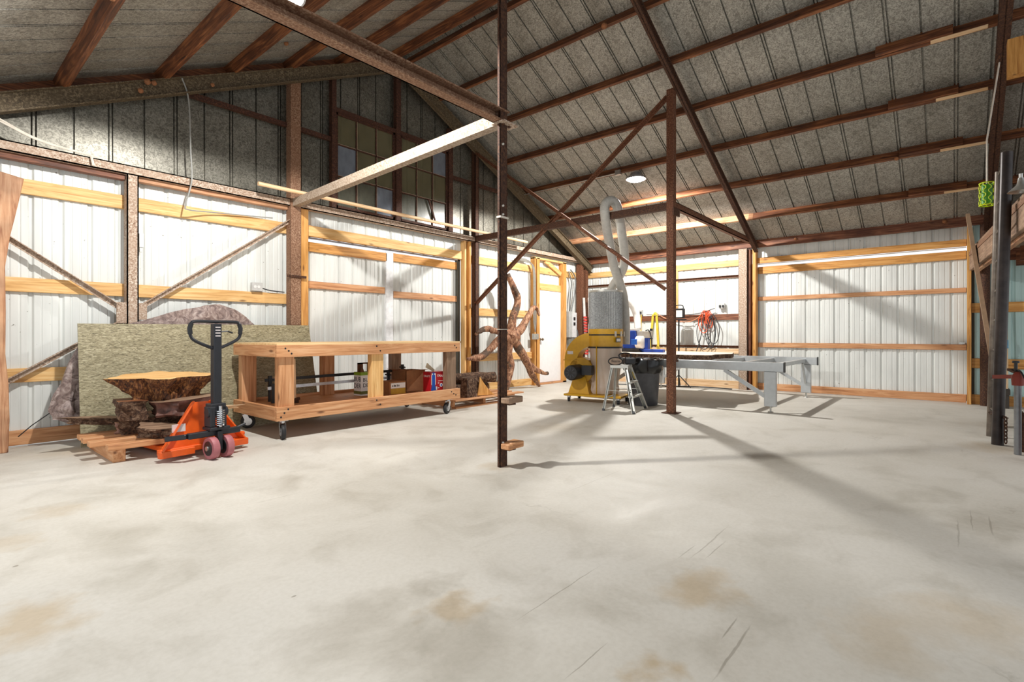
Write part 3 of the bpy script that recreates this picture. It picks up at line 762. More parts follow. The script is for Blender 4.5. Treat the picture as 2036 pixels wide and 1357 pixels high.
# slabs on the pallet
def blob_slab(label, pts, z0, z1, kind='slab', flare=None, edge=None, tilt=(0, 0), seed=0):
    """irregular slab: outline pts (x, y), flare = scale of the lower outline"""
    n = len(pts); cx = sum(p[0] for p in pts) / n; cy = sum(p[1] for p in pts) / n
    dense = []
    for i in range(n):
        a, b = V(pts[i][0], pts[i][1], 0), V(pts[(i + 1) % n][0], pts[(i + 1) % n][1], 0)
        for k in range(7): dense.append(a.lerp(b, k / 7))
    lv = 8; vs = []
    for j in range(lv):
        t = j / (lv - 1); s = 1.0 if flare is None else flare + (1 - flare) * t ** 2.0
        for i, p in enumerate(dense):
            nn = (mnoise.noise(V(p.x * 9 + seed, p.y * 9, t * 3 + seed)) * 0.06 + mnoise.noise(V(p.x * 26 + seed, p.y * 26, t * 4)) * 0.028) * (1 - 0.45 * t)
            x = cx + (p.x - cx) * s; y = cy + (p.y - cy) * s
            d = V(p.x - cx, p.y - cy, 0).normalized()
            vs.append((x + d.x * nn, y + d.y * nn, z0 + (z1 - z0) * t + tilt[0] * (p.x - cx) + tilt[1] * (p.y - cy)))
    m = len(dense); fs = []
    for j in range(lv - 1):
        for i in range(m): fs.append((j * m + i, j * m + (i + 1) % m, (j + 1) * m + (i + 1) % m, (j + 1) * m + i))
    t = thing('wood_slice', label, 'wood slice', (cx, cy, z0), 0, 'wood slices stacked on the pallet')
    MB().add(vs, fs).build('edge', edge or bark(), t, True)
    MB().add([vs[(lv - 1) * m + i] for i in range(m)] + vs[:m], [tuple(range(m)), tuple(range(2 * m - 1, m - 1, -1))]).build('cut_face', wood(kind, 'x'), t)
    return t
def burl():
    m, nt, bs = _new('burl')
    f = _noise(nt, _map(nt, (1, 1, 0.3)), 30, 7, 0.75, 1.5)
    nt.links.new(_ramp(nt, f, [(0.38, lin((26, 14, 8))), (0.5, lin((112, 62, 28))), (0.62, lin((196, 136, 78)))]), bs.inputs['Base Color'])
    bs.inputs['Roughness'].default_value = 0.6; _bump(nt, bs, f, 0.9, 0.03); return m
BW = burl()
blob_slab('big flared stump slice with a pale sawn top, highest of the stack', [(1.12, 5.76), (1.26, 5.66), (1.38, 5.62), (1.44, 5.52), (1.55, 5.44), (1.63, 5.52), (1.72, 5.54), (1.86, 5.50), (2.06, 5.60), (1.94, 5.72), (1.86, 5.90), (1.70, 5.98), (1.64, 6.12), (1.50, 6.02), (1.34, 6.04), (1.24, 5.88)], 0.47, 0.685, 'cut', 0.58, BW, (0.02, 0.06), 3)
blob_slab('dark purple-brown slab just below the stump slice', [(1.44, 5.50), (1.60, 5.38), (1.92, 5.42), (1.98, 5.70), (1.60, 5.90), (1.46, 5.76)], 0.33, 0.47, 'grey', 0.8, plain('purple_bark', (96, 62, 52), 0.6, 0, 0.6, 20), (0.06, 0), 8)
blob_slab('blackened chunk at the left under the stump slice', [(1.20, 5.62), (1.42, 5.56), (1.46, 5.9), (1.24, 5.98)], 0.30, 0.475, 'old', 0.8, bark(), (0, 0), 15)
blob_slab('grey thick slice lying lowest at the front of the stack', [(1.30, 5.42), (1.42, 5.27), (1.60, 5.24), (1.66, 5.36), (1.56, 5.52), (1.36, 5.60)], 0.165, 0.255, 'grey', 0.93, bark(), (-0.04, 0.10), 21)
blob_slab('thin pointed slab sticking out left of the stack', [(0.86, 6.08), (1.12, 6.0), (1.38, 5.94), (1.44, 6.1), (1.20, 6.22), (1.0, 6.16)], 0.235, 0.30, 'grey', 0.8, bark(), (-0.10, 0), 33)
blob_slab('knobbly short branch piece at the left of the stack', [(1.22, 5.84), (1.38, 5.78), (1.44, 5.86), (1.40, 5.93), (1.26, 5.93)], 0.162, 0.26, 'slab', 0.85, plain('pink_bark', (150, 112, 96), 0.7, 0, 0.5, 30), (0, 0), 41)
blob_slab('broad dark slab buried in the middle of the stack', [(1.22, 5.70), (1.5, 5.60), (1.96, 5.58), (1.98, 5.92), (1.6, 6.14), (1.3, 6.06)], 0.165, 0.31, 'old', 0.9, bark(), (0, 0), 47)
blob_slab('thin pale wedge board poking out to the right of the pallet jack handle', [(1.70, 5.62), (2.28, 5.66), (2.02, 5.76), (1.72, 5.84)], 0.312, 0.345, 'pale', 0.8, wood('pale', 'x'), (0, 0), 52)
blob_slab('small dark slice on the right side of the stack', [(1.66, 5.28), (1.88, 5.30), (1.92, 5.50), (1.70, 5.54)], 0.20, 0.29, 'grey', 0.85, bark(), (0.02, 0.02), 58)

# pallet jack (own frame: +y along the forks)
ORG = plain('orange_paint', (226, 92, 24), 0.4, 0, 0.10); JB = plain('jack_black', (36, 38, 44), 0.4, 0.2)
pj = thing('pallet_jack', 'orange pallet jack with black upright handle and pink wheels', 'pallet jack', (1.72, 5.10, 0), math.radians(8), local=True)
MB().prism([(-0.34, 0.02, 0.10), (0.34, 0.02, 0.10), (0.06, 0.06, 0.47), (-0.08, 0.06, 0.47)], (0, 0.012, 0)).build('mast_plate', ORG, pj)
fr = MB(); fr.beam((-0.36, -0.02, 0.07), (-0.08, 0.03, 0.48), 0.06, 0.014, (0.8, 0, 0.6)); fr.beam((0.36, -0.02, 0.07), (0.07, 0.03, 0.48), 0.06, 0.014, (-0.8, 0, 0.6))
fr.build('mast_arm', ORG, pj)
bb = MB(); bb.box(-0.38, -0.10, -0.05, 0.0, 0.035, 0.095); bb.box(0.10, 0.38, -0.05, 0.0, 0.035, 0.095); bb.cyl((0.30, 0.03, 0.13), (0.38, 0.03, 0.13), 0.022)
bb.box(-0.36, 0.36, 0.0, 0.06, 0.05, 0.10); bb.build('base_bar', ORG, pj, bevel=0.006)
for s in (-1, 1):
    f_ = MB(); f_.box(s * 0.20 - 0.08, s * 0.20 + 0.08, 0.04, 1.05, 0.055, 0.10); f_.build('fork', ORG, pj, bevel=0.006)
    MB().cyl((s * 0.20 - 0.05, 0.95, 0.038), (s * 0.20 + 0.05, 0.95, 0.038), 0.037, None, 16).build('fork_roller', JB, pj, True)
MB().box(-0.26, -0.155, 0.008, 0.019, 0.235, 0.30).build('rating_plate', plain('label_white', (214, 206, 206), 0.5), pj)
for s in (-1, 1):
    wl = MB().lathe([(0.030, -0.028), (0.092, -0.028), (0.097, -0.018), (0.097, 0.018), (0.092, 0.028), (0.030, 0.028)], (s * 0.062, -0.24, 0.097), 28, 'x').build('wheel', plain('pink_tyre', (172, 104, 110), 0.55), pj, True)
    MB().lathe([(0.01, -0.034), (0.062, -0.033), (0.064, 0.033), (0.01, 0.034)], (s * 0.062, -0.24, 0.097), 20, 'x').build('hub', BLK, wl)
    MB().cyl((s * 0.062 + s * 0.03, -0.24, 0.097), (s * 0.062 + s * 0.045, -0.24, 0.097), 0.02).build('axle_nut', ZINC, wl)
yk = MB(); yk.box(-0.022, 0.022, -0.27, -0.21, 0.07, 0.24); yk.box(-0.24, 0.20, -0.23, -0.18, 0.195, 0.245); yk.beam((-0.24, -0.2, 0.22), (-0.34, -0.06, 0.20), 0.05, 0.04); yk.beam((0.18, -0.2, 0.235), (0.25, -0.22, 0.265), 0.03, 0.02)
yk.build('yoke', JB, pj, bevel=0.006)
pm = MB(); pm.box(-0.085, 0.085, -0.27, -0.13, 0.245, 0.275); pm.box(-0.075, -0.03, -0.25, -0.14, 0.275, 0.45); pm.box(0.03, 0.07, -0.24, -0.14, 0.275, 0.45); pm.cyl((-0.085, -0.2, 0.40), (0.085, -0.2, 0.40), 0.045); pm.box(-0.065, 0.065, -0.24, -0.14, 0.40, 0.475)
pump = pm.build('pump', JB, pj, bevel=0.006)
sp = [(0.030 * math.cos(t * 0.7), -0.262 + 0.030 * math.sin(t * 0.7), 0.28 + t * 0.0019) for t in range(0, 74)]
MB().tube(sp, 0.006, 6).build('spring', CHR, pump, True)
MB().cyl((0, -0.262, 0.275), (0, -0.262, 0.455), 0.014).build('piston', CHR, pump)
hd = MB().box(-0.034, 0.034, -0.225, -0.165, 0.46, 1.17).build('handle_tube', JB, pj, bevel=0.004)
lp = smoothpts([(0, -0.195, 0.945), (-0.10, -0.195, 0.985), (-0.185, -0.195, 1.03), (-0.212, -0.195, 1.07), (-0.218, -0.195, 1.13), (-0.205, -0.195, 1.17), (-0.17, -0.195, 1.188), (0, -0.195, 1.188),
                (0.17, -0.195, 1.188), (0.205, -0.195, 1.17), (0.218, -0.195, 1.13), (0.212, -0.195, 1.07), (0.185, -0.195, 1.03), (0.10, -0.195, 0.985), (0, -0.195, 0.945)], 4)
MB().tube(lp, 0.014, 8).build('handle_loop', JB, pj, True)
for s in (-1, 1): MB().tube([(s * 0.213, -0.195, 1.08), (s * 0.218, -0.195, 1.13), (s * 0.205, -0.195, 1.17)], 0.019, 10).build('grip', BLK, pj, True)
MB().tube([(0.03, -0.20, 1.10), (0.09, -0.215, 1.105), (0.13, -0.22, 1.09)], 0.008, 6).build('release_lever', BLK, pj)
dc_ = MB(); [dc_.box(-0.022, 0.022, -0.2262, -0.2255, 1.06 + 0.025 * k, 1.068 + 0.025 * k) for k in range(4)]; dc_.build('decal', MC['label_white'], pj)

# ================================================================ WORKBENCH
wb = thing('workbench', 'long rolling timber workbench of screwed fir boards on four casters', 'workbench', (3.7, 5.7, 0))
bx0, bx1, by0, by1 = 2.41, 4.965, 5.19, 6.26
FX, FYY = wood('fir', 'x'), wood('fir', 'y')
MB().box(bx0 + 0.002, bx1 - 0.002, by0 + 0.002, by1 - 0.002, 0.968, 0.986).build('top', wood('ply', 'x'), wb)
for z0, z1, nm in ((0.845, 0.968, 'apron'), (0.195, 0.335, 'base_rail')):
    MB().box(bx0, bx1, by0, by0 + 0.04, z0, z1).build(nm, FX, wb, bevel=0.003); MB().box(bx0, bx1, by1 - 0.04, by1, z0, z1).build(nm, FX, wb, bevel=0.003)
    MB().box(bx0, bx0 + 0.04, by0 + 0.04, by1 - 0.04, z0, z1).build(nm, FYY, wb, bevel=0.003); MB().box(bx1 - 0.04, bx1, by0 + 0.04, by1 - 0.04, z0, z1).build(nm, FYY, wb, bevel=0.003)
MB().box(bx0 + 0.04, bx1 - 0.04, by0 + 0.04, by1 - 0.04, 0.28, 0.298).build('shelf', wood('fir', 'x'), wb)
for lx, ly, kd in ((bx0 + 0.04, by0 + 0.04, 'fir'), (3.56, by0 + 0.04, 'new'), (4.755, by0 + 0.04, 'grey'), (bx0 + 0.04, by1 - 0.13, 'fir'), (3.44, by1 - 0.13, 'fir'), (4.51, by1 - 0.13, 'grey')):
    MB().box(lx, lx + 0.165, ly, ly + 0.09, 0.298, 0.968).build('leg', wood(kd, 'z'), wb, bevel=0.004)
for (x, z) in ((2.50, 0.935), (2.535, 0.91), (2.565, 0.88), (3.60, 0.94), (3.65, 0.885), (4.86, 0.93), (4.89, 0.90),
               (2.53, 0.31), (2.49, 0.275), (2.455, 0.235), (3.60, 0.30), (3.65, 0.245), (4.80, 0.30), (4.84, 0.27), (4.88, 0.25)):
    MB().cyl((x, by0 - 0.002, z), (x, by0 + 0.01, z), 0.010, None, 8).build('screw', BLK, wb)
def caster(par, x, y, ztop, r, rot, wmat=None):
    c_, s_ = math.cos(rot), math.sin(rot); ofs = 0.035
    cx, cy = x + c_ * ofs, y + s_ * ofs
    k = MB(); k.box(x - 0.045, x + 0.045, y - 0.045, y + 0.045, ztop - 0.008, ztop); k.cyl((x, y, ztop - 0.03), (x, y, ztop - 0.008), 0.03)
    for s in (-1, 1):
        p0 = V(x, y, ztop - 0.03) + V(-s_, c_, 0) * s * 0.028; p1 = V(cx, cy, r) + V(-s_, c_, 0) * s * 0.028
        k.beam(p0, p1, 0.004, 0.05, (c_, s_, 0)); k.beam(p1, p1 - V(0, 0, 0.03), 0.03, 0.004, (-s_, c_, 0))
    body = k.build('caster', CHR, par)
    w_ = MB(); ax = V(-s_, c_, 0)
    pts = [(r * 0.5, -0.02), (r * 0.92, -0.02), (r, -0.010), (r, 0.010), (r * 0.92, 0.02), (r * 0.5, 0.02)]
    w_.tube([V(cx, cy, r) + ax * t for _, t in pts], [q for q, _ in pts], 24)
    wo = w_.build('caster_wheel', wmat or plain('rubber', (34, 34, 36), 0.6), body, True)
    for s in (-1, 1): MB().cyl(V(cx, cy, r) + ax * s * 0.019, V(cx, cy, r) + ax * s * 0.023, r * 0.55, None, 18).build('caster_hub', CHR, body)
caster(wb, 2.50, 5.26, 0.195, 0.078, math.radians(255)); caster(wb, 4.80, 5.26, 0.195, 0.078, math.radians(200))
caster(wb, 2.50, 6.18, 0.195, 0.078, math.radians(-20)); caster(wb, 4.80, 6.18, 0.195, 0.078, math.radians(30))

# things on the bench shelf
SH = 0.298
WHT = plain('print_white', (232, 230, 228), 0.5, 0, 0.02); INK = plain('print_black', (30, 28, 30), 0.5)
ct = thing('bottle_carrier', 'white and green cardboard drinks carrier on the bench shelf by the middle leg', 'carton', (3.80, 5.74, SH))
MB().box(3.72, 3.90, 5.70, 5.86, SH, SH + 0.26).build('carton', WHT, ct)
MB().box(3.72, 3.90, 5.70, 5.86, SH + 0.26, SH + 0.30).build('green_band', plain('leaf_green', (128, 160, 30), 0.5), ct)
MB().box(3.718, 3.902, 5.698, 5.862, SH + 0.02, SH + 0.06).build('green_band', plain('moss', (110, 112, 50), 0.5), ct)
pn = MB(); pn.box(3.72, 3.80, 5.78, 5.785, SH + 0.30, SH + 0.42); pn.box(3.72, 3.90, 5.78, 5.785, SH + 0.40, SH + 0.42); pn.box(3.86, 3.90, 5.78, 5.785, SH + 0.30, SH + 0.42); pn.build('handle_panel', plain('brown_card', (96, 60, 34), 0.7), ct)
for (bx_, by_) in ((3.87, 5.73), (3.76, 5.74)):
    MB().lathe([(0.03, SH + 0.24), (0.03, SH + 0.30), (0.013, SH + 0.35), (0.013, SH + 0.40)], (bx_, by_, 0), 12).build('bottle', plain('lime', (170, 200, 50), 0.3) if bx_ > 3.8 else plain('brown_card', (96, 60, 34), 0.7), ct, True)
text_mesh('lettering', 'BUB\nDER', 0.085, INK, ct, face_mat((3.719, 5.78, SH + 0.165), (0, -1, 0), (0, 0, 1)))
text_mesh('lettering', 'BUB\nDER', 0.07, INK, ct, face_mat((3.81, 5.699, SH + 0.165), (1, 0, 0), (0, 0, 1)))

yb = thing('carton_box', 'low carton with a white and mustard printed end on the bench shelf', 'box', (4.12, 5.5, SH))
KR = plain('kraft', (150, 100, 60), 0.75); KD = plain('kraft_dark', (104, 62, 34), 0.8)
MB().box(3.98, 4.24, 5.46, 5.72, SH, SH + 0.175).build('carton', KR, yb, bevel=0.003)
MB().box(4.0, 4.225, 5.455, 5.4605, SH + 0.012, SH + 0.085).build('mustard_print', plain('mustard', (176, 140, 36), 0.5), yb)
MB().box(4.0, 4.225, 5.455, 5.4605, SH + 0.088, SH + 0.155).build('white_print', WHT, yb)
for k, xx in enumerate((4.02, 4.045, 4.062, 4.09, 4.115)): MB().box(xx, xx + 0.012, 5.453, 5.456, SH + 0.108, SH + 0.13 + 0.004 * (k % 2)).build('print_mark', INK, yb)

ob = thing('open_box', 'open brown cardboard box behind the red drinks box on the bench shelf', 'box', (4.3, 5.75, SH))
o_ = MB(); o_.box(4.35, 4.68, 5.60, 5.606, SH, SH + 0.29); o_.box(4.35, 4.68, 5.90, 5.906, SH, SH + 0.29); o_.box(4.35, 4.356, 5.60, 5.906, SH, SH + 0.29); o_.box(4.674, 4.68, 5.60, 5.906, SH, SH + 0.29); o_.box(4.35, 4.68, 5.60, 5.906, SH, SH + 0.006)
o_.build('carton', KR, ob)
MB().beam((4.515, 5.60, SH + 0.29), (4.515, 5.53, SH + 0.30), 0.33, 0.005).build('flap', KR, ob); MB().beam((4.35, 5.75, SH + 0.29), (4.26, 5.75, SH + 0.31), 0.3, 0.005).build('flap', KR, ob)

rbx = thing('drinks_box', 'red and blue printed drinks box at the right end of the bench shelf', 'box', (4.69, 5.41, SH))
RED = plain('print_red', (176, 24, 36), 0.4, 0, 0.05); BLU = plain('print_blue', (20, 84, 180), 0.4, 0, 0.05)
qx, qy = 4.556, 5.335
def rx_(x0, x1, z0, z1, d=0.0): return (qx + x0, qx + x1, qy - 0.0016 - d, qy - 0.0004 - d, SH + z0, SH + z1)
MB().box(qx, qx + 0.27, qy, qy + 0.16, SH, SH + 0.275).build('carton', RED, rbx, bevel=0.003)
MB().prism([(qx + a_, qy - 0.0004, SH + b_) for a_, b_ in ((-0.0, 0.005), (0.10, 0.005), (0.075, 0.10), (0.075, 0.268), (0.02, 0.268), (0.02, 0.10))], (0, -0.0012, 0)).build('blue_print', BLU, rbx)
ps = MB()
for q in ((0.010, 0.018, 0.10, 0.235), (0.077, 0.086, 0.10, 0.235), (0.09, 0.112, 0.03, 0.075), (0.13, 0.24, 0.145, 0.152), (0.125, 0.15, 0.115, 0.125), (0.22, 0.245, 0.115, 0.125), (0.125, 0.15, 0.05, 0.06), (0.22, 0.245, 0.05, 0.06)): ps.box(*rx_(*q))
for q in ((0.015, 0.036, 0.235, 0.255), (0.06, 0.085, 0.235, 0.255)): ps.box(*rx_(*q, 0.0012))
ps.cyl((qx + 0.185, qy - 0.0004, SH + 0.09), (qx + 0.185, qy - 0.002, SH + 0.09), 0.026, None, 16); ps.build('white_print', WHT, rbx)
MB().cyl((qx + 0.185, qy - 0.002, SH + 0.09), (qx + 0.185, qy - 0.003, SH + 0.09), 0.013, None, 14).build('blue_print', BLU, rbx)
text_mesh('lettering', 'DRAFT', 0.046, WHT, rbx, face_mat((qx + 0.185, qy - 0.0012, SH + 0.215), (1, 0, -0.12), (0.12, 0, 1)))
text_mesh('lettering', 'DRAFT', 0.040, WHT, rbx, face_mat((qx - 0.0012, qy + 0.08, SH + 0.215), (0, -1, 0), (0, 0, 1)))
MB().prism([(qx - 0.05, qy + 0.05, SH + 0.34), (qx - 0.02, qy + 0.05, SH + 0.40), (qx + 0.12, qy + 0.06, SH + 0.30), (qx + 0.10, qy + 0.06, SH + 0.272)], (0, 0.004, 0)).build('paper_flap', plain('grey_card', (190, 172, 146), 0.8), rbx)

for i, (lb, y, z, x0, x1, mm) in enumerate((('long aluminium bar clamp lying lower on the bench shelf', 5.86, 0.47, 2.62, 4.30, plain('alu', (190, 194, 200), 0.3, 0.8)),
                                         ('long black bar clamp lying across the shelf above the aluminium one', 6.02, 0.55, 2.66, 4.66, BLK))):
    t = thing('bar_clamp', lb, 'clamp', (3.4, y, SH), 0, 'bar clamps on the bench shelf')
    MB().beam((x0, y, z), (x1, y, z + 0.02), 0.014, 0.035).build('bar', mm, t)
    for k, xx in enumerate((x0 + 0.06, x1 - 0.55, x1 - 0.05)):
        MB().box(xx - 0.02, xx + 0.02, y - 0.012, y + 0.012, SH, z + (0.10 if k else 0.05)).build('jaw', BLK, t)
    MB().cyl((x1 - 0.05, y - 0.06, z + 0.06), (x1 - 0.05, y + 0.06, z + 0.06), 0.012).build('screw_handle', BLK, t)
    MB().cyl((x0 + 0.06, y, z + 0.02), (x0 + 0.2, y, z + 0.02), 0.01).build('spindle', CHR, t)
stk = thing('wood_stick', 'upright wooden stick with a metal foot inside the left of the bench', 'stick', (2.86, 5.72, SH))
MB().beam((2.86, 5.72, SH + 0.03), (2.86, 5.74, 0.80), 0.03, 0.03).build('stick', wood('pale', 'z'), stk)
MB().cyl((2.86, 5.72, SH), (2.86, 5.72, SH + 0.03), 0.05, None, 10).cyl((2.82, 5.68, SH + 0.03), (2.90, 5.68, SH + 0.05), 0.018).build('foot', rust('dark'), stk)

# ================================================================ PALLET AND LOGS BY THE DOOR
pallet('pallet', 'weathered pallet with bark logs right of the workbench', 5.08, 6.62, 5.40, 6.42,
       [(5.47, 5.08, 6.62, 0.13), (5.72, 5.08, 6.62, 0.12), (5.96, 5.08, 6.62, 0.12), (6.2, 5.08, 6.62, 0.12), (6.38, 5.08, 6.62, 0.10)], [5.15, 5.80, 6.50], 0.115, 0.02, 'fir', 0.05)
def log(name, label, p0, p1, r, half=False):
    p0, p1 = V(p0), V(p1); n = 7
    pts = [p0.lerp(p1, i / (n - 1)) for i in range(n)]
    mb = MB().tube(pts, r, 18)
    mb.v = [tuple(V(p) + V(1, 1, 1) * 0.012 * mnoise.noise(V(p) * 9)) for p in mb.v]
    t = thing(name, label, 'log', p0, 0, 'logs by the sliding door'); mb.build('bark', bark(), t, True)
    d = (p1 - p0).normalized()
    for q, s in ((p0, -1), (p1, 1)): MB().cyl(q + d * s * 0.002, q + d * s * 0.012, r * 0.86, r * 0.8, 18).build('cut_end', wood('grey', 'y'), t)
    return t
log('log', 'mossy bark log lying on top of the split chunk beside the workbench', (5.42, 6.02, 0.385), (6.26, 5.74, 0.385), 0.085)
lk = thing('split_log', 'split log chunk with orange inner wood standing on the weathered pallet', 'log', (5.70, 5.66, 0.135))
sb = MB().prism([(5.40, 5.50, 0.135), (5.98, 5.50, 0.135), (5.86, 5.52, 0.20), (5.72, 5.54, 0.34), (5.66, 5.56, 0.44), (5.44, 5.54, 0.42)], (0, 0.14, 0)).build('bark', bark(), lk)
MB().prism([(5.62, 5.495, 0.15), (5.99, 5.485, 0.137), (5.87, 5.495, 0.22), (5.75, 5.505, 0.35), (5.69, 5.51, 0.43)], (0, 0.01, 0)).build('split_face', wood('gold', 'z'), lk)
cz = MB().tube([(5.44, 5.92, 0.218), (6.22, 5.90, 0.218)], 0.083, 16).build('log', bark(), None, True)
tag(cz, 'bark log resting at the back of the weathered pallet', 'log', 'logs by the sliding door')

# ================================================================ DRIFTWOOD ROOT
def limb(mb, pts, rs, seg=12, n=5):
    sp_ = smoothpts(pts, n); m = len(sp_); rr = []
    for i in range(m):
        t = i / (m - 1) * (len(rs) - 1); a = int(min(t, len(rs) - 2)); rr.append(rs[a] + (rs[a + 1] - rs[a]) * (t - a))
    o = len(mb.v); mb.tube(sp_, rr, seg)
    for i in range(o, len(mb.v)):
        p = V(mb.v[i]); q = mnoise.noise(p * 7) * 0.035 + mnoise.noise(p * 21) * 0.018
        mb.v[i] = tuple(p + V(q, q * 0.6, q * 0.5))
dr = thing('driftwood_root', 'large star-shaped driftwood root standing against the wall beside the white door', 'driftwood', (7.4, 6.45, 0))
R1 = 6.42
for nm, pts, rs in (('limb', [(7.48, R1, 1.10), (7.52, R1, 1.38), (7.66, R1, 1.66), (7.64, R1, 1.85), (7.50, R1 + 0.02, 2.08), (7.42, R1 + 0.03, 2.24)], [0.13, 0.10, 0.09, 0.09, 0.075, 0.06]),
                    ('limb', [(7.46, R1, 1.05), (7.72, R1 - 0.03, 1.18), (7.90, R1 - 0.05, 1.40), (8.08, R1 - 0.05, 1.60), (8.20, R1 - 0.05, 1.61), (8.30, R1 - 0.05, 1.48)], [0.13, 0.11, 0.08, 0.065, 0.055, 0.03]),
                    ('limb', [(7.46, R1, 1.10), (7.10, R1 - 0.03, 1.13), (6.80, R1 - 0.06, 1.18), (6.58, R1 - 0.06, 1.15), (6.44, R1 - 0.06, 1.07)], [0.10, 0.08, 0.07, 0.06, 0.03]),
                    ('limb', [(7.44, R1, 1.04), (7.08, R1 - 0.04, 0.98), (6.86, R1 - 0.06, 0.84), (6.60, R1 - 0.08, 0.70), (6.36, R1 - 0.10, 0.67), (6.20, R1 - 0.1, 0.67)], [0.12, 0.09, 0.08, 0.08, 0.06, 0.02]),
                    ('limb', [(7.44, R1, 1.05), (7.36, R1 - 0.02, 0.75), (7.38, R1 - 0.06, 0.50), (7.28, R1 - 0.10, 0.22), (7.22, R1 - 0.12, 0.02)], [0.13, 0.11, 0.11, 0.07, 0.03]),
                    ('limb', [(7.50, R1, 1.03), (7.72, R1, 0.80), (7.98, R1 + 0.0, 0.50), (8.20, R1 + 0.05, 0.25), (8.50, R1 + 0.10, 0.025)], [0.12, 0.11, 0.10, 0.09, 0.03]),
                    ('limb', [(8.06, R1, 0.48), (8.25, R1 - 0.03, 0.36), (8.46, R1 - 0.05, 0.29), (8.58, R1 - 0.05, 0.28)], [0.07, 0.06, 0.05, 0.045])):
    mb = MB(); limb(mb, pts, [q * 0.78 for q in rs], 14, 7); mb.build(nm, driftwood(), dr, True)
cr = MB(); limb(cr, [(7.40, R1, 0.92), (7.48, R1 - 0.03, 1.04), (7.50, R1 - 0.02, 1.18)], [0.10, 0.16, 0.10], 14); cr.build('crown', driftwood(), dr, True)

# ================================================================ DOOR CORNER
ep = thing('electrical_panel', 'grey electrical box with two black switches on the wall by the white door', 'electrical box', (10.0, 6.78, 1.0))
MB().box(9.86, 9.98, 6.70, 6.80, 1.02, 1.62).build('conduit_box', plain('panel_grey', (176, 178, 176), 0.45), ep, bevel=0.006)
MB().box(9.98, 10.20, 6.72, 6.80, 1.02, 1.60).build('switch_box', plain('panel_white', (214, 216, 218), 0.45), ep, bevel=0.006)
for zz in (1.42, 1.30): MB().box(10.06, 10.13, 6.71, 6.72, zz, zz + 0.07).build('switch', BLK, ep)
MB().box(9.90, 10.08, 6.74, 6.80, 0.86, 1.0).build('plug_box', plain('mid_grey', (120, 120, 112), 0.6), ep)
for lb, pts in (('grey cable dropping from the gable to the electrical box', [(9.95, 6.78, 2.55), (10.0, 6.74, 2.3), (9.96, 6.74, 2.0), (9.92, 6.74, 1.62)]),
                ('second grey cable bending down beside the electrical box', [(10.02, 6.78, 2.6), (10.16, 6.74, 2.42), (10.12, 6.73, 2.05), (9.98, 6.73, 1.62)]),
                ('grey cable looping under the electrical box', [(10.19, 6.71, 1.2), (10.22, 6.70, 1.0), (10.12, 6.70, 0.80), (10.02, 6.70, 0.78), (9.98, 6.72, 0.87)])):
    tag(MB().tube(smoothpts(pts, 6), 0.014, 6).build('cable', plain('cable_grey', (96, 98, 98), 0.5), None, True), lb, 'cable')
bt = thing('bucket', 'white plastic bucket on the floor beside the white door', 'bucket', (10.02, 6.48, 0))
MB().lathe([(0.12, 0.0), (0.145, 0.33), (0.155, 0.33), (0.155, 0.36), (0.148, 0.37), (0.13, 0.05)], (10.02, 6.48, 0), 24).build('pail', plain('pail_white', (226, 224, 220), 0.4), bt, True)
MB().lathe([(0.0, 0.368), (0.157, 0.368), (0.157, 0.385), (0.0, 0.388)], (10.02, 6.48, 0), 24, caps=False).build('lid', plain('pail_white', (226, 224, 220), 0.4), bt)
bm2 = MB(); [bm2.box(9.95 + 0.035 * k, 9.97 + 0.035 * k, 6.335, 6.343, 0.22 - 0.02 * k, 0.28 - 0.02 * k) for k in range(3)]; bm2.build('mark', INK, bt)
MB().tube(smoothpts([(9.88, 6.42, 0.33), (9.93, 6.33, 0.2), (10.02, 6.32, 0.15), (10.1, 6.34, 0.2)], 5), 0.005, 5).build('bail', plain('rusty_wire', (170, 96, 70), 0.6), bt)
fe = thing('water_cooler_jug', 'white and blue jug on the corner shelf behind the dust collector', 'jug', (10.48, 6.1, 1.15))
MB().lathe([(0.10, 0.86), (0.10, 1.22), (0.07, 1.30), (0.035, 1.33), (0.035, 1.38)], (10.45, 6.05, 0), 18).build('body', plain('jug_white', (226, 230, 236), 0.3), fe, True)
MB().lathe([(0.102, 0.95), (0.102, 1.10)], (10.45, 6.05, 0), 18, caps=False).build('blue_label', BLU, fe)
MB().box(10.34, 10.60, 5.92, 6.20, 0.80, 0.86).build('shelf_board', wood('fir', 'x'), fe); MB().box(10.34, 10.40, 6.0, 6.1, 0.0, 0.80).build('shelf_leg', wood('fir', 'z'), fe)
for i, (x, y) in enumerate(((10.30, 6.50), (10.40, 6.42))):
    t = thing('tube_light_guard', ['red netted tube standing in the corner, nearer the door', 'red netted tube standing in the corner, nearer the dust collector'][i], 'tube', (x, y, 0.0), 0, 'red tubes in the corner')
    MB().cyl((x, y, 0.0), (x + 0.01, y + 0.1, 1.95), 0.03, None, 10).build('tube', plain('tube_white', (206, 204, 200), 0.4), t)
    ms = MB()
    for k in range(14): ms.lathe([(0.042, 0.62 + k * 0.065), (0.046, 0.64 + k * 0.065), (0.042, 0.665 + k * 0.065)], (x + 0.005, y + 0.02 + 0.04 * k / 14, 0), 12, caps=False)
    ms.build('red_netting', plain('red_net', (196, 60, 52), 0.5), t)
wc = thing('wire_bundle', 'bundle of grey wires running down the stud left of the white door', 'wires', (8.66, 6.7, 1.0))
for k in range(4):
    MB().tube(smoothpts([(8.0 + 0.05 * k, 6.79, 2.62), (8.35, 6.78, 2.66 - 0.02 * k), (8.52 + 0.02 * k, 6.72, 2.5), (8.55 + 0.02 * k, 6.71, 1.9), (8.54 + 0.03 * k, 6.71, 1.4), (8.60, 6.71, 1.13)], 5), 0.009, 5).build('wire', plain('wire_grey', (140, 136, 128), 0.6), wc, True)
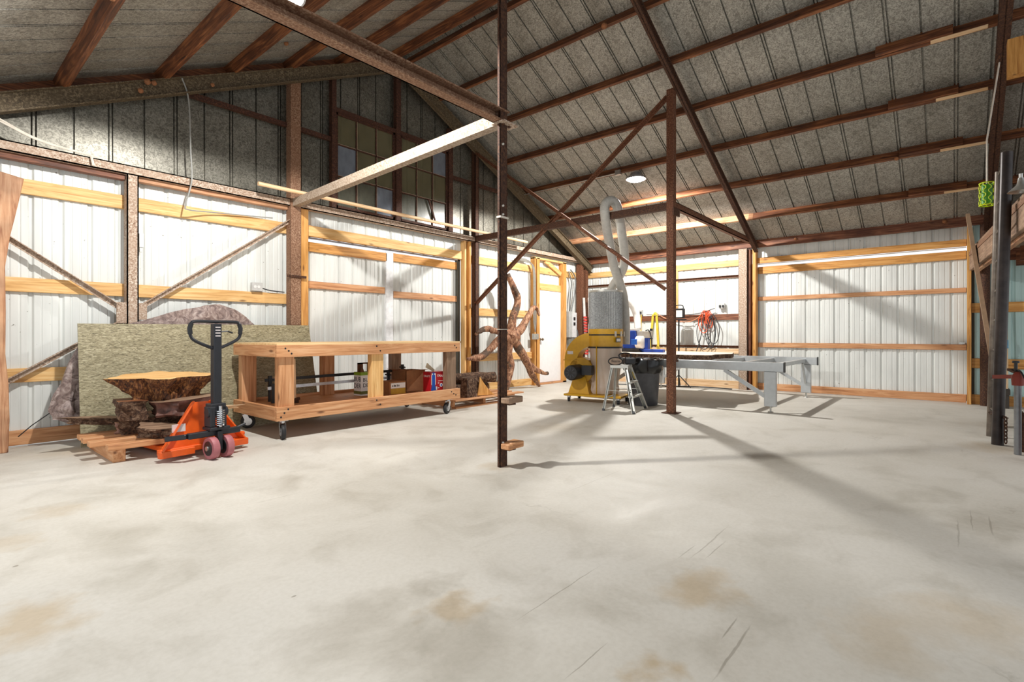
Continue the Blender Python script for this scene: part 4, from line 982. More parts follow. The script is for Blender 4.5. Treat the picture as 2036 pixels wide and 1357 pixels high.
MB().box(8.52, 8.70, 6.69, 6.74, 0.98, 1.10).build('outlet_box', ZINC, wc, bevel=0.004)

# ================================================================ DUST COLLECTOR
YEL = plain('yellow_paint', (206, 156, 28), 0.38, 0, 0.08)
dx, dy = 7.30, 4.26
dcl = thing('dust_collector', 'yellow dust collector with grey filter drum and clear bag', 'dust collector', (7.1, 4.4, 0))
u1 = V(0.19, -0.98, 0).normalized(); u2 = V(0.98, 0.19, 0).normalized()     # along the base, and away from the viewer
def bp(a, b, z): p = V(6.86, 4.72, z) + u1 * a + u2 * b; return p
ba = MB().prism([bp(-0.05, 0, 0.10), bp(0.90, 0, 0.10), bp(0.90, 0.56, 0.10), bp(-0.05, 0.56, 0.10)], (0, 0, 0.03)); ba.build('base', YEL, dcl, bevel=0.005)
for a, b in ((0.02, 0.06), (0.84, 0.06), (0.02, 0.5), (0.84, 0.5)):
    p = bp(a, b, 0); caster(dcl, p.x, p.y, 0.10, 0.036, 0.6)
# filter drum, pleated
pl_ = MB(); seg = 120; vs = []
for z in (1.165, 1.76):
    for k in range(seg):
        t = 2 * math.pi * k / seg; r = 0.262 + (0.006 if k % 2 else -0.006); vs.append((dx + r * math.cos(t), dy + r * math.sin(t), z))
pl_.add(vs, [(k, (k + 1) % seg, seg + (k + 1) % seg, seg + k) for k in range(seg)] + [tuple(range(seg, 2 * seg))])
pl_.build('filter_drum', galv('filter_grey', (128, 130, 130), (188, 190, 190), 60, 0.2, 0.5, 0.2), dcl)
MB().lathe([(0.272, 1.755), (0.272, 1.785), (0.255, 1.79)], (dx, dy, 0), 40).build('drum_lid', plain('lid_alu', (190, 188, 180), 0.35, 0.6), dcl, True)
MB().lathe([(0.268, 1.085), (0.268, 1.165), (0.274, 1.17), (0.274, 1.08)], (dx, dy, 0), 40, caps=False).build('upper_ring', YEL, dcl, True)
MB().lathe([(0.277, 1.065), (0.277, 1.085)], (dx, dy, 0), 40, caps=False).build('band', BLK, dcl); MB().lathe([(0.279, 0.865), (0.279, 0.89)], (dx, dy, 0), 40, caps=False).build('band', BLK, dcl)
MB().lathe([(0.27, 0.87), (0.27, 1.08)], (dx, dy, 0), 40).build('ring', YEL, dcl, True)
bg_ = MB(); n, m = 12, 40; vs = []
for i in range(n + 1):
    t = i / n; z = 0.872 - (0.872 - 0.135) * t
    r = 0.262 - 0.075 * t + (0.035 * max(0, t - 0.75) * 4 if t > 0.75 else 0)
    if i == n: r *= 0.86
    for k in range(m):
        a = 2 * math.pi * k / m; q = (mnoise.noise(V(math.cos(a) * 2.2, math.sin(a) * 2.2, t * 1.6)) * 0.05 + mnoise.noise(V(math.cos(a) * 7, math.sin(a) * 7, t * 2.5)) * 0.03) * t
        vs.append((dx + (r + q) * math.cos(a), dy + (r + q) * math.sin(a), z))
bg_.add(vs, [(i * m + k, i * m + (k + 1) % m, (i + 1) * m + (k + 1) % m, (i + 1) * m + k) for i in range(n) for k in range(m)] + [tuple(n * m + k for k in range(m))])
bg_.build('collection_bag', bag_mat(), dcl, True)
MB().lathe([(0.02, 0.14), (0.155, 0.14), (0.17, 0.20), (0.14, 0.27), (0.0, 0.31)], (dx, dy, 0), 20, caps=False).build('sawdust', plain('sawdust', (120, 86, 60), 0.9), dcl, True)
fc = V(-0.86, -0.50, 0).normalized()
q0 = V(dx, dy, 0) + V(-0.75, 0.66, 0).normalized() * 0.0
stq = V(dx, dy, 0) + V(-0.93, -0.02, 0).normalized() * 0.285
MB().beam((stq.x, stq.y, 0.90), (stq.x, stq.y, 0.13), 0.03, 0.006, (0, 1, 0)).build('bag_strap', YEL, dcl)
for t in (0.3, 1.1, 2.0, 3.3, 4.2, 5.2):
    a = -2.2 + t * 0.55; p = V(dx + 0.283 * math.cos(a), dy + 0.283 * math.sin(a), 0)
    MB().box(p.x - 0.012, p.x + 0.012, p.y - 0.012, p.y + 0.012, 1.05, 1.13).build('clamp', ZINC, dcl)
pls = V(dx, dy, 0) + V(-0.05, -0.27, 0)
MB().box(pls.x - 0.10, pls.x + 0.04, pls.y - 0.008, pls.y, 0.96, 1.03).build('badge', INK, dcl); MB().box(pls.x - 0.09, pls.x + 0.03, pls.y - 0.012, pls.y - 0.008, 0.972, 1.018).build('badge_face', WHT, dcl)
# blower: scroll housing on a pedestal, duct arching into the ring
pc_ = bp(0.12, 0.26, 0)
ped = MB(); a0, a1 = bp(-0.02, 0.12, 0.13), bp(0.34, 0.12, 0.13); b0, b1 = bp(0.06, 0.16, 0.40), bp(0.26, 0.16, 0.40)
ped.prism([a0, a1, b1, b0], u2 * 0.26); ped.build('pedestal', YEL, dcl)
sc = MB(); cc = bp(0.17, 0.18, 0.50)
sc.add(*(lambda n: ([cc + u1 * (0.21 * math.cos(2 * math.pi * k / n)) + V(0, 0, 0.21 * math.sin(2 * math.pi * k / n)) + u2 * w_ for w_ in (0, 0.20) for k in range(n)],
       [tuple(range(n)), tuple(range(2 * n - 1, n - 1, -1))] + [(k, (k + 1) % n, n + (k + 1) % n, n + k) for k in range(n)]))(28))
sc.build('blower_housing', YEL, dcl, bevel=0.006)
# duct
dm = MB(); path = []
for i in range(13):
    t = i / 12; a = math.pi * (1.0 - 0.5 * t)
    path.append(bp(0.16, 0.18, 0) + u1 * (0.36 * (1 + math.cos(a)) - 0.16) + V(0, 0, 0.66 + 0.34 * math.sin(a)))
path = [bp(0.0, 0.18, 0.45)] + path
vs = []
for i, p in enumerate(path):
    d = (path[min(i + 1, len(path) - 1)] - path[max(i - 1, 0)]).normalized(); nrm = u2.cross(d).normalized()
    for sa_, sb_ in ((-1, 0), (1, 0), (1, 1), (-1, 1)): vs.append(p + nrm * (sa_ * 0.11) + u2 * (sb_ * 0.22))
dm.add(vs, [(4 * i + k, 4 * i + (k + 1) % 4, 4 * i + 4 + (k + 1) % 4, 4 * i + 4 + k) for i in range(len(path) - 1) for k in range(4)] + [(0, 1, 2, 3), tuple(4 * (len(path) - 1) + k for k in (3, 2, 1, 0))])
dm.build('duct', YEL, dcl)
fp = bp(0.0, 0.17, 0.655); MB().prism([fp + u1 * -0.13, fp + u1 * 0.14, fp + u1 * 0.14 + u2 * 0.24, fp + u1 * -0.13 + u2 * 0.24], (0, 0, 0.015)).build('flange', YEL, dcl)
lp_ = bp(-0.06, 0.177, 0.76); MB().prism([lp_, lp_ + u1 * 0.10, lp_ + u1 * 0.10 + V(0, 0, 0.05), lp_ + V(0, 0, 0.05)], u2 * 0.004).build('label', MC['label_white'], dcl)
mt = MB(); mc = bp(0.14, -0.02, 0.48)
mt.tube([mc - u2 * 0.14, mc - u2 * 0.12, mc + u2 * 0.20], [0.105, 0.12, 0.12], 24); mo = mt.build('motor', BLK, dcl, True)
mr = MB(); 
for k in range(8):
    a = 2 * math.pi * k / 8; p = mc - u2 * 0.143
    mr.beam(p + (u1 * math.cos(a) + V(0, 0, math.sin(a))) * 0.03, p + (u1 * math.cos(a) + V(0, 0, math.sin(a))) * 0.085, 0.012, 0.006, u2)
mr.build('fan_grille', DGR, mo)
mb_ = bp(0.26, 0.0, 0.44); MB().prism([mb_, mb_ + u1 * 0.16, mb_ + u1 * 0.16 + V(0, 0, 0.15), mb_ + V(0, 0, 0.15)], u2 * 0.12).build('switch_box', BLK, dcl)

# hoses
def hose(name, label, pts, r, mat):
    sp_ = smoothpts(pts, 26); rr = [r * (1.0 if i % 2 else 0.95) for i in range(len(sp_))]
    return tag(MB().tube(sp_, rr, 16).build(name, mat, None, True), label, 'hose')
HG = plain('hose_grey', (176, 174, 168), 0.4, 0, 0.1); HW = plain('hose_white', (216, 214, 210), 0.35, 0, 0.08)
hose('flexible_hose', 'long grey flexible dust hose draped over the steel beam above the dust collector',
     [(7.67, 4.10, 0.92), (7.67, 4.10, 1.32), (7.60, 4.11, 1.75), (7.30, 4.10, 2.15), (6.98, 4.02, 2.55), (6.72, 3.93, 2.85), (6.68, 3.90, 3.0), (6.78, 3.86, 3.07), (6.92, 3.84, 3.0), (7.08, 3.86, 2.7), (7.40, 3.98, 2.2), (7.62, 4.32, 1.86), (7.66, 4.48, 1.5)], 0.072, HG)
hose('flexible_hose', 'short pale dust hose dropping onto the blue mill head', [(8.55, 4.72, 1.62), (8.66, 4.66, 1.72), (8.78, 4.58, 1.66), (8.84, 4.50, 1.45), (8.78, 4.44, 1.18)], 0.065, HW)

# ================================================================ SLAB MILL
ALU = plain('mill_alu', (186, 190, 192), 0.35, 0.4, 0.06)
ml = thing('slab_mill', 'aluminium slab mill bed on four legs with adjustable feet', 'slab mill', (8.9, 3.2, 0))
for x in (7.75, 10.02):
    MB().box(x - 0.03, x + 0.03, 1.75, 4.75, 0.565, 0.692).build('rail', ALU, ml, bevel=0.004)
    MB().box(x - 0.034, x + 0.034, 1.738, 1.75, 0.56, 0.70).build('end_cap', BLK, ml)
for y in (1.95, 2.45, 2.95, 3.8, 4.5): MB().box(7.78, 9.99, y - 0.03, y + 0.03, 0.60, 0.66).build('crossbar', ALU, ml)
for x in (7.75, 10.02):
    for y in (1.92, 4.55):
        MB().box(x - 0.04, x + 0.04, y - 0.075, y + 0.075, 0.085, 0.565).build('leg', ALU, ml, bevel=0.004)
        sg = 1 if y < 3 else -1
        MB().beam((x, y + sg * 0.07, 0.22), (x, y + sg * 0.62, 0.565), 0.05, 0.05).build('brace', ALU, ml)
        ft = MB().cyl((x, y, 0.012), (x, y, 0.09), 0.012).cyl((x, y, 0.0), (x, y, 0.015), 0.04, 0.03, 14); ft.build('levelling_foot', ZINC, ml)
        s2 = 1 if x < 9 else -1
        MB().beam((x + s2 * 0.04, y, 0.25), (x + s2 * 0.28, y, 0.60), 0.03, 0.03).build('brace', ALU, ml)
sl = thing('milled_slab', 'wide live-edge slab with pale sawn top lying on the mill bed', 'slab', (8.7, 3.7, 0.69))
oln = [(7.82, 3.05), (7.95, 2.80), (8.3, 2.86), (8.7, 2.74), (9.1, 2.84), (9.5, 2.95), (9.62, 3.5), (9.5, 4.2), (9.2, 4.6), (8.4, 4.66), (7.9, 4.5), (7.80, 3.8)]
dn = []
for i in range(len(oln)):
    a, b = V(oln[i][0], oln[i][1], 0), V(oln[(i + 1) % len(oln)][0], oln[(i + 1) % len(oln)][1], 0)
    for k in range(4):
        p = a.lerp(b, k / 4); dn.append(p + V(1, 1, 0) * 0.025 * mnoise.noise(p * 6))
n = len(dn)
MB().add([(p.x, p.y, z) for z in (0.693, 0.765) for p in dn], [(i, (i + 1) % n, n + (i + 1) % n, n + i) for i in range(n)]).build('bark_edge', bark(), sl)
MB().add([(p.x, p.y, 0.765) for p in dn] + [(p.x, p.y, 0.693) for p in dn], [tuple(range(n)), tuple(range(2 * n - 1, n - 1, -1))]).build('sawn_top', wood('sawn', 'y'), sl)

SAWB = plain('machine_blue', (18, 62, 156), 0.3, 0, 0.08)
mh = thing('mill_head', 'blue motorised cutting head sitting on the mill bed', 'machine', (8.6, 4.3, 0.77))
hx = 8.55
MB().prism([(hx, 4.66, 0.83), (hx, 4.34, 0.83), (hx, 4.38, 1.15), (hx, 4.52, 1.15)], (0.18, 0, 0)).build('blade_guard', SAWB, mh, bevel=0.006)
MB().box(hx + 0.02, hx + 0.16, 4.36, 4.52, 1.15, 1.19).build('guard_cap', HW, mh, bevel=0.004)
MB().box(hx - 0.05, hx + 0.25, 4.26, 4.70, 0.768, 0.795).build('base_plate', BLK, mh); MB().box(hx - 0.02, hx + 0.22, 4.30, 4.66, 0.795, 0.83).build('skid', DGR, mh)
mm_ = MB().tube([(hx + 0.05, 4.22, 0.94), (hx + 0.05, 4.24, 0.94), (hx + 0.05, 4.36, 0.94)], [0.09, 0.115, 0.115], 20); mm_.build('motor', HW, mh, True)
MB().box(hx - 0.08, hx + 0.0, 4.31, 4.42, 0.90, 1.0).build('switch_box', plain('switch_blue', (30, 96, 196), 0.35), mh, bevel=0.006)
MB().box(hx + 0.05, hx + 0.17, 4.12, 4.40, 1.02, 1.145).build('crossbeam', plain('beam_grey', (190, 188, 182), 0.4, 0.4), mh, bevel=0.004)
MB().box(hx + 0.06, hx + 0.16, 4.16, 4.27, 0.80, 1.02).build('column', SAWB, mh, bevel=0.004)
MB().box(hx + 0.14, hx + 0.19, 4.13, 4.16, 1.0, 1.19).build('lift_screw', BLK, mh)
MB().box(hx + 0.02, hx + 0.12, 3.86, 4.30, 0.768, 0.82).build('arm', SAWB, mh, bevel=0.006)
MB().tube(smoothpts([(hx + 0.1, 4.22, 1.15), (hx + 0.05, 4.14, 1.16), (hx + 0.02, 4.08, 1.05), (hx, 4.06, 0.85)], 6), 0.010, 6).build('cable', BLK, mh, True)

# ================================================================ STEP LADDER, BIN, TOOL
sl_ = thing('step_ladder', 'small aluminium step ladder standing in front of the black bin', 'step ladder', (6.7, 3.55, 0))
LA = plain('ladder_alu', (198, 198, 192), 0.38, 0.5, 0.05)
TL, TR = V(6.62, 3.70, 0.60), V(6.70, 3.44, 0.60)
fl1, fl2 = V(6.39, 3.29, 0.0), V(7.02, 3.42, 0.0); rl1, rl2 = V(6.40, 3.77, 0.0), V(6.86, 3.86, 0.0)
top = [V(6.50, 3.72, 0.60), V(6.56, 3.47, 0.60), V(6.80, 3.53, 0.60), V(6.74, 3.78, 0.60)]
MB().prism(top, (0, 0, 0.045)).build('top_cap', LA, sl_, bevel=0.005)
tf1, tf2, tr1, tr2 = V(6.565, 3.50, 0.60), V(6.79, 3.555, 0.60), V(6.515, 3.70, 0.60), V(6.735, 3.755, 0.60)
for a, b, wd in ((fl1, tf1, 0.055), (fl2, tf2, 0.055), (rl1, tr1, 0.035), (rl2, tr2, 0.035)):
    MB().channel(a, b, wd, wd * 0.85, 0.004, (-0.3, 1, 0), side=-1).build('rail', LA, sl_)
    f0 = (b - a).normalized(); MB().beam(a, a + f0 * 0.03, wd + 0.012, 0.03, (-0.3, 1, 0)).build('foot', DGR, sl_)
for t in (0.36, 0.68):
    a, b = fl1.lerp(tf1, t), fl2.lerp(tf2, t); MB().beam(a, b, 0.08, 0.022).build('step', LA, sl_)
for t in (0.3,): MB().beam(rl1.lerp(tr1, t), rl2.lerp(tr2, t), 0.02, 0.015).build('rear_bar', LA, sl_)
for (a, b, c_, d_) in ((rl1, tr1, fl1, tf1), (rl2, tr2, fl2, tf2)): MB().beam(a.lerp(b, 0.48), c_.lerp(d_, 0.48), 0.015, 0.006).build('spreader', LA, sl_)
MB().beam(fl2.lerp(tf2, 0.74) + V(-0.02, -0.02, 0), fl2.lerp(tf2, 0.90) + V(-0.02, -0.02, 0), 0.035, 0.006, (-0.3, 1, 0)).build('warning_label', plain('label_yellow', (196, 164, 40), 0.5), sl_)
fd = (tf1 - fl1).normalized()
for k in range(5):
    p = fl1 + fd * (0.19 + 0.035 * k) + V(-0.008, -0.012, 0)
    MB().beam(p, p + fd * 0.02, 0.032, 0.005, (-0.3, 1, 0)).build('rail_lettering', DGR, sl_)

bn = thing('waste_bin', 'dark grey waste bin lined with a shiny black bag', 'bin', (7.36, 3.64, 0))
BC = (7.36, 3.64)
MB().lathe([(0.21, 0.0), (0.22, 0.01), (0.262, 0.60), (0.262, 0.64), (0.245, 0.64), (0.21, 0.04)], (*BC, 0), 32).build('barrel', plain('bin_grey', (70, 70, 74), 0.5, 0, 0.3, 6), bn, True)
bgm = MB(); vs = []; m = 48
for i, (r, z) in enumerate(((0.272, 0.50), (0.296, 0.54), (0.312, 0.62), (0.302, 0.70), (0.268, 0.72), (0.235, 0.70), (0.21, 0.60), (0.15, 0.42))):
    for k in range(m):
        a = 2 * math.pi * k / m; q = mnoise.noise(V(math.cos(a) * 4, math.sin(a) * 4, i * 0.7)) * 0.03
        vs.append((BC[0] + (r + q) * math.cos(a), BC[1] + (r + q) * math.sin(a), z + q * 0.9))
bgm.add(vs, [(i * m + k, i * m + (k + 1) % m, (i + 1) * m + (k + 1) % m, (i + 1) * m + k) for i in range(7) for k in range(m)])
bgm.build('bin_bag', plain('bag_black', (12, 12, 14), 0.22), bn, True)
cs = thing('chainsaw', 'black chainsaw with a lettered guide bar cover resting on the step ladder', 'chainsaw', (6.75, 3.66, 0.64))
def oval(c, ax, rx, rz, n=24): return [V(c) + V(ax) * (rx * math.cos(2 * math.pi * k / n)) + V(0, 0, rz * math.sin(2 * math.pi * k / n)) for k in range(n)]
sx_ = V(0.65, -0.76, 0).normalized()
MB().prism(oval((6.60, 3.69, 0.695), sx_, 0.10, 0.055), (0.02, 0.018, 0)).build('bar_cover', plain('cover_tan', (160, 136, 116), 0.5), cs)
MB().tube(oval((6.60, 3.69, 0.695), sx_, 0.10, 0.055) + [oval((6.60, 3.69, 0.695), sx_, 0.10, 0.055)[0]], 0.008, 6).build('chain', BLK, cs)
hx0 = V(6.72, 3.60, 0.775); MB().tube(oval(hx0, sx_, 0.09, 0.04) + [oval(hx0, sx_, 0.09, 0.04)[0]], 0.010, 6).build('handle', BLK, cs)
bdy = V(6.69, 3.60, 0.70); MB().beam(bdy, bdy + sx_ * 0.16, 0.10, 0.10).build('body', BLK, cs, bevel=0.02)
text_mesh('lettering', 'Ferro', 0.055, INK, cs, face_mat((6.592, 3.680, 0.697), sx_, (0, 0, 1)))

# ================================================================ WORK LIGHT, CORDS AND STRAPS ON THE RIGHT WALL
wl_ = thing('work_light', 'portable work light on a thin black stand behind the square post', 'work light', (10.32, 4.30, 0))
MB().cyl((10.32, 4.30, 0.02), (10.32, 4.30, 1.40), 0.016, None, 10).build('pole', BLK, wl_)
for a in (0.3, 2.4, 4.5): MB().beam((10.32, 4.30, 0.25), (10.32 + 0.28 * math.cos(a), 4.30 + 0.28 * math.sin(a), 0.01), 0.02, 0.012).build('tripod_leg', BLK, wl_)
MB().box(10.26, 10.36, 4.18, 4.40, 1.42, 1.62).build('lamp_head', BLK, wl_, bevel=0.01); MB().box(10.252, 10.26, 4.20, 4.38, 1.44, 1.58).build('lamp_glass', plain('lamp_glass', (222, 220, 216), 0.2), wl_)
MB().tube(smoothpts([(10.31, 4.20, 1.6), (10.31, 4.22, 1.68), (10.31, 4.36, 1.68), (10.31, 4.38, 1.6)], 5), 0.010, 6).build('handle', BLK, wl_)
MB().box(10.29, 10.35, 4.15, 4.45, 1.38, 1.40).build('bracket', BLK, wl_)

def loops(mb, c, drops, r, axis=(0, 1, 0), dx_=0.0):
    ax = V(axis)
    for k, (wd, ht, sh) in enumerate(drops):
        p0 = V(c) + ax * sh + V(-0.01 * (k % 4), 0, 0)
        pts = smoothpts([p0 + V(0, 0, 0), p0 - ax * wd + V(0, 0, -ht * 0.45), p0 - ax * wd * 0.7 + V(0, 0, -ht * 0.9), p0 + ax * 0.1 * wd + V(0, 0, -ht), p0 + ax * wd * 0.8 + V(0, 0, -ht * 0.8), p0 + ax * wd + V(0, 0, -ht * 0.4), p0], 6)
        mb.tube(pts, r, 6)
hk = (10.70, 3.86, 1.58)
oc = thing('extension_cord', 'orange extension cord hanging in loops from the right wall girt', 'cord', hk)
m1 = MB(); loops(m1, hk, [(0.06, 0.34, 0), (0.08, 0.40, 0.03), (0.05, 0.28, -0.03), (0.10, 0.46, 0.06), (0.07, 0.36, -0.05), (0.04, 0.25, 0.04)], 0.009)
m1.build('coil', plain('cord_orange', (226, 92, 50), 0.5), oc, True)
m1 = MB().tube(smoothpts([hk, (10.68, 4.2, 1.36), (10.70, 4.7, 1.42), (10.70, 5.0, 1.58)], 8), 0.008, 6); m1.build('lead', plain('cord_peach', (222, 150, 110), 0.5), oc, True)
bc = thing('extension_cord', 'black and grey cords hanging beside the orange extension cord', 'cord', (10.69, 3.8, 1.5))
m2 = MB(); loops(m2, (10.69, 3.84, 1.50), [(0.14, 0.72, 0.08), (0.10, 0.66, -0.06), (0.12, 0.60, -0.12), (0.07, 0.7, -0.08)], 0.008); m2.tube(smoothpts([(10.68, 3.92, 1.45), (10.66, 3.98, 1.0), (10.64, 4.10, 0.62)], 6), 0.010, 6)
m2.build('coil', plain('cord_dark', (58, 58, 60), 0.5), bc, True)
m2 = MB().tube(smoothpts([(10.69, 3.70, 1.62), (10.68, 4.05, 1.52), (10.70, 4.6, 1.50), (10.70, 5.2, 1.53)], 8), 0.008, 6); m2.build('lead', plain('cord_dark', (58, 58, 60), 0.5), bc, True)
ys = thing('lifting_strap', 'yellow webbing strap folded over the right wall girt', 'strap', (10.68, 5.0, 1.53))
for i, sh in enumerate((-0.07, 0.07)):
    MB().beam((10.69, 5.0 + sh * 0.6, 1.52), (10.66, 5.0 + sh * 1.35, 0.84), 0.05, 0.008, (1, 0, 0)).build('strand', plain('strap_yellow', (214, 188, 60), 0.6), ys)
    MB().tube(smoothpts([(10.65, 5.0 + sh * 1.1, 0.88), (10.65, 5.0 + sh * 1.7, 0.80), (10.65, 5.0 + sh * 1.35, 0.72), (10.65, 5.0 + sh * 1.0, 0.80), (10.65, 5.0 + sh * 1.3, 0.88)], 5), 0.012, 6).build('eye', MC['strap_yellow'], ys)
MB().tube(smoothpts([(10.69, 5.0 - 0.04, 1.50), (10.70, 4.99, 1.56), (10.69, 5.04, 1.50)], 6), 0.024, 8).build('bend', MC['strap_yellow'], ys)
tag(MB().tube([(10.70, 5.33, 1.58), (10.69, 5.33, 1.2), (10.68, 5.34, 0.92)], 0.012, 6).build('rope', plain('rope_yellow', (216, 184, 60), 0.6)), 'thin yellow cord hanging straight down beside the pale hose', 'rope')
for lb, p, s in (('grey outlet box with plugs above the orange extension cord', (10.72, 3.56, 1.66), 0.11), ('grey outlet box on the girt behind the dust collector', (10.72, 5.36, 1.58), 0.11)):
    t = thing('outlet_box', lb, 'outlet', p); MB().box(p[0] - 0.03, p[0] + 0.03, p[1] - s / 2, p[1] + s / 2, p[2] - 0.05, p[2] + 0.06).build('box', plain('outlet_grey', (196, 196, 194), 0.4), t, bevel=0.004)
    for k in (-1, 1): MB().box(p[0] - 0.06, p[0] - 0.03, p[1] + k * 0.03 - 0.015, p[1] + k * 0.03 + 0.015, p[2] - 0.03, p[2] + 0.02).build('plug', BLK, t)
t = thing('outlet_box', 'grey outlet box on the left wall girt beside the sliding door post', 'outlet', (2.90, 6.79, 1.69))
MB().box(2.83, 2.96, 6.76, 6.82, 1.635, 1.745).build('box', MC['outlet_grey'], t, bevel=0.004)
for xx in (2.865, 2.91): MB().cyl((xx, 6.755, 1.69), (xx, 6.76, 1.69), 0.018, None, 12).build('socket', WHT, t)
MB().tube(smoothpts([(2.96, 6.79, 1.68), (3.06, 6.78, 1.655), (3.26, 6.80, 1.645)], 5), 0.008, 6).build('cable', DGR, t)
fcb = MB().tube(smoothpts([(9.9, 5.6, 0.012), (10.2, 5.0, 0.012), (10.3, 4.4, 0.012), (10.55, 3.9, 0.012), (10.5, 3.3, 0.012)], 8), 0.012, 6).build('floor_cable', BLK); tag(fcb, 'black cable lying on the floor along the right wall behind the mill', 'cable')
tag(MB().tube(smoothpts([(1.99, 6.58, 3.96), (2.07, 6.62, 3.74), (2.09, 6.62, 3.17), (2.10, 6.62, 2.84), (2.045, 6.64, 2.56), (2.08, 6.66, 2.51), (2.40, 6.76, 2.55), (3.1, 6.79, 2.61)], 6), 0.008, 6).build('cable', plain('cable_pale', (150, 150, 146), 0.5), None, True), 'thin grey cable hanging from the gable rafter down to the top girt', 'cable')
rp = thing('rope', 'pale cords sagging across the upper left gable to the tie beam', 'rope', (0.8, 6.62, 2.9))
for k in range(2): MB().tube(smoothpts([(0.2, 6.66, 3.22 - 0.05 * k), (0.54, 6.66, 3.06 - 0.02 * k), (0.82, 6.66, 2.945 - 0.01 * k), (1.25, 6.66, 2.895)], 5), 0.008, 6).build('strand', MC['pale_wire'], rp)
MB().tube([(1.20, 6.66, 2.9), (1.22, 6.66, 2.80)], 0.012, 6).build('strand', MC['pale_wire'], rp)

# ================================================================ RIGHT CLUSTER
ld_ = thing('pipe_ladder', 'tall dark pipe ladder leaning on the loft beam at the right edge', 'ladder', (7.18, -0.32, 0))
PB = plain('pipe_black', (52, 44, 42), 0.4, 0.3, 0.4, 12); PG = plain('pipe_grey', (104, 94, 84), 0.45, 0.3, 0.4, 12)
A0, A1 = V(7.44, -0.30, 0), V(7.50, -0.37, 2.80); B0, B1 = V(6.91, -0.33, 0), V(6.98, -0.40, 2.86)
MB().cyl(A0, A1, 0.034, None, 14).build('rail', PG, ld_, True); MB().cyl(B0, B1, 0.047, None, 14).build('rail', PB, ld_, True)
for k in range(9):
    t = (0.30 + 0.31 * k) / 2.82
    MB().cyl(A0.lerp(A1, t), B0.lerp(B1, t), 0.013, None, 8).build('rung', PG, ld_)
yr = thing('rope', 'yellow rope tied along the pipe ladder', 'rope', (7.2, -0.34, 1.5))
mq = MB(); mq.tube(smoothpts([(7.30, -0.37, 1.86), (7.36, -0.36, 1.80), (7.34, -0.36, 1.66), (7.40, -0.36, 1.62), (7.28, -0.36, 1.50), (7.10, -0.36, 1.34), (7.02, -0.37, 1.30)], 6), 0.010, 6)
mq.tube(smoothpts([(7.02, -0.38, 1.32), (7.30, -0.36, 1.27), (7.46, -0.35, 1.25), (7.44, -0.36, 1.20), (7.2, -0.37, 1.22), (7.0, -0.38, 1.25), (7.02, -0.37, 1.0), (7.06, -0.37, 0.95)], 6), 0.010, 6)
mq.build('strand', MC['rope_yellow'], yr, True)
gc = thing('wire_cage', 'neon green mesh cage hanging by the top of the pipe ladder', 'cage', (7.62, -0.28, 2.5))
gx, gy = 7.62, -0.28
MB().cyl((gx, gy, 2.50), (gx, gy, 2.71), 0.048, None, 18).build('core', plain('green_core', (70, 140, 20), 0.5), gc, True)
cg = MB()
for z in (2.485, 2.725): cg.lathe([(0.064, z - 0.006), (0.070, z), (0.064, z + 0.006)], (gx, gy, 0), 18, caps=False)
for k in range(9):
    pts = []
    for i in range(13):
        a = 2 * math.pi * (k + (0.25 if i % 4 in (1, 2) else -0.25)) / 9; pts.append((gx + 0.064 * math.cos(a), gy + 0.064 * math.sin(a), 2.485 + 0.02 * i))
    cg.tube(pts, 0.004, 5)
cg.build('mesh', plain('neon', (214, 232, 40), 0.4), gc)
MB().cyl((gx, gy, 2.72), (gx + 0.02, gy, 3.2), 0.008, None, 6).build('hanger', MC['pale_wire'], gc)
MB().cyl((gx + 0.02, gy, 3.2), (gx + 0.02, gy - 0.10, 4.02), 0.008, None, 6).build('hanger', MC['pale_wire'], gc)

lf = thing('loft_beam', 'weathered double timber loft beam at the right edge behind the pipe ladder', 'beam', (8.6, -0.5, 2.05))
e0, e1 = V(10.55, -0.215, 0), V(5.4, -0.615, 0)
MB().beam(e0 + V(0, 0, 2.17), e1 + V(0, 0, 2.17), 0.05, 0.22).build('timber', wood('grey', 'x'), lf, bevel=0.005)
MB().beam(e0 + V(0, -0.06, 2.15), e1 + V(0, -0.06, 2.15), 0.06, 0.24).build('timber', wood('slab', 'x'), lf, bevel=0.005)
MB().beam(e0 + V(0, 0.0, 2.31), e1 + V(0, 0.0, 2.31), 0.06, 0.06).build('edge_angle', rust('tan'), lf)
for k in range(8):
    MB().box(6.0 + 0.6 * k, 6.05 + 0.6 * k, -3.8, -0.68, 2.06, 2.26).build('joist', wood('old', 'y'), lf)
MB().prism([(5.4, -3.8, 2.36), (10.6, -3.8, 2.36), (10.6, -0.20, 2.36), (5.4, -0.60, 2.36)], (0, 0, 0.03)).build('loft_deck', wood('grey', 'y'), lf)

hy = thing('yard_hydrant', 'grey standpipe with a rusty red valve arm at the right edge', 'standpipe', (6.45, -0.44, 0))
MB().cyl((6.45, -0.44, 0), (6.45, -0.44, 0.70), 0.026, None, 14).build('standpipe', plain('pipe_galv', (128, 130, 132), 0.4, 0.5), hy, True)
MB().tube([(6.45, -0.44, 0.62), (6.45, -0.44, 0.70), (6.45, -0.44, 0.74)], [0.04, 0.045, 0.02], 12).build('valve', plain('red_oxide', (132, 48, 34), 0.6), hy, True)
MB().beam((6.45, -0.44, 0.70), (6.78, -0.30, 0.67), 0.03, 0.035).build('arm', MC['red_oxide'], hy); MB().beam((6.45, -0.44, 0.735), (6.58, -0.40, 0.755), 0.05, 0.02).build('bracket', rust('dark'), hy)
MB().cyl((6.48, -0.43, 0.75), (6.48, -0.43, 0.82), 0.012).cyl((6.48, -0.43, 0.82), (6.48, -0.43, 0.84), 0.025, None, 8).build('knob', BLK, hy)
MB().tube(smoothpts([(6.50, -0.42, 0.76), (6.42, -0.46, 0.74), (6.36, -0.5, 0.6), (6.42, -0.5, 0.45)], 5), 0.007, 6).build('cable', BLK, hy)
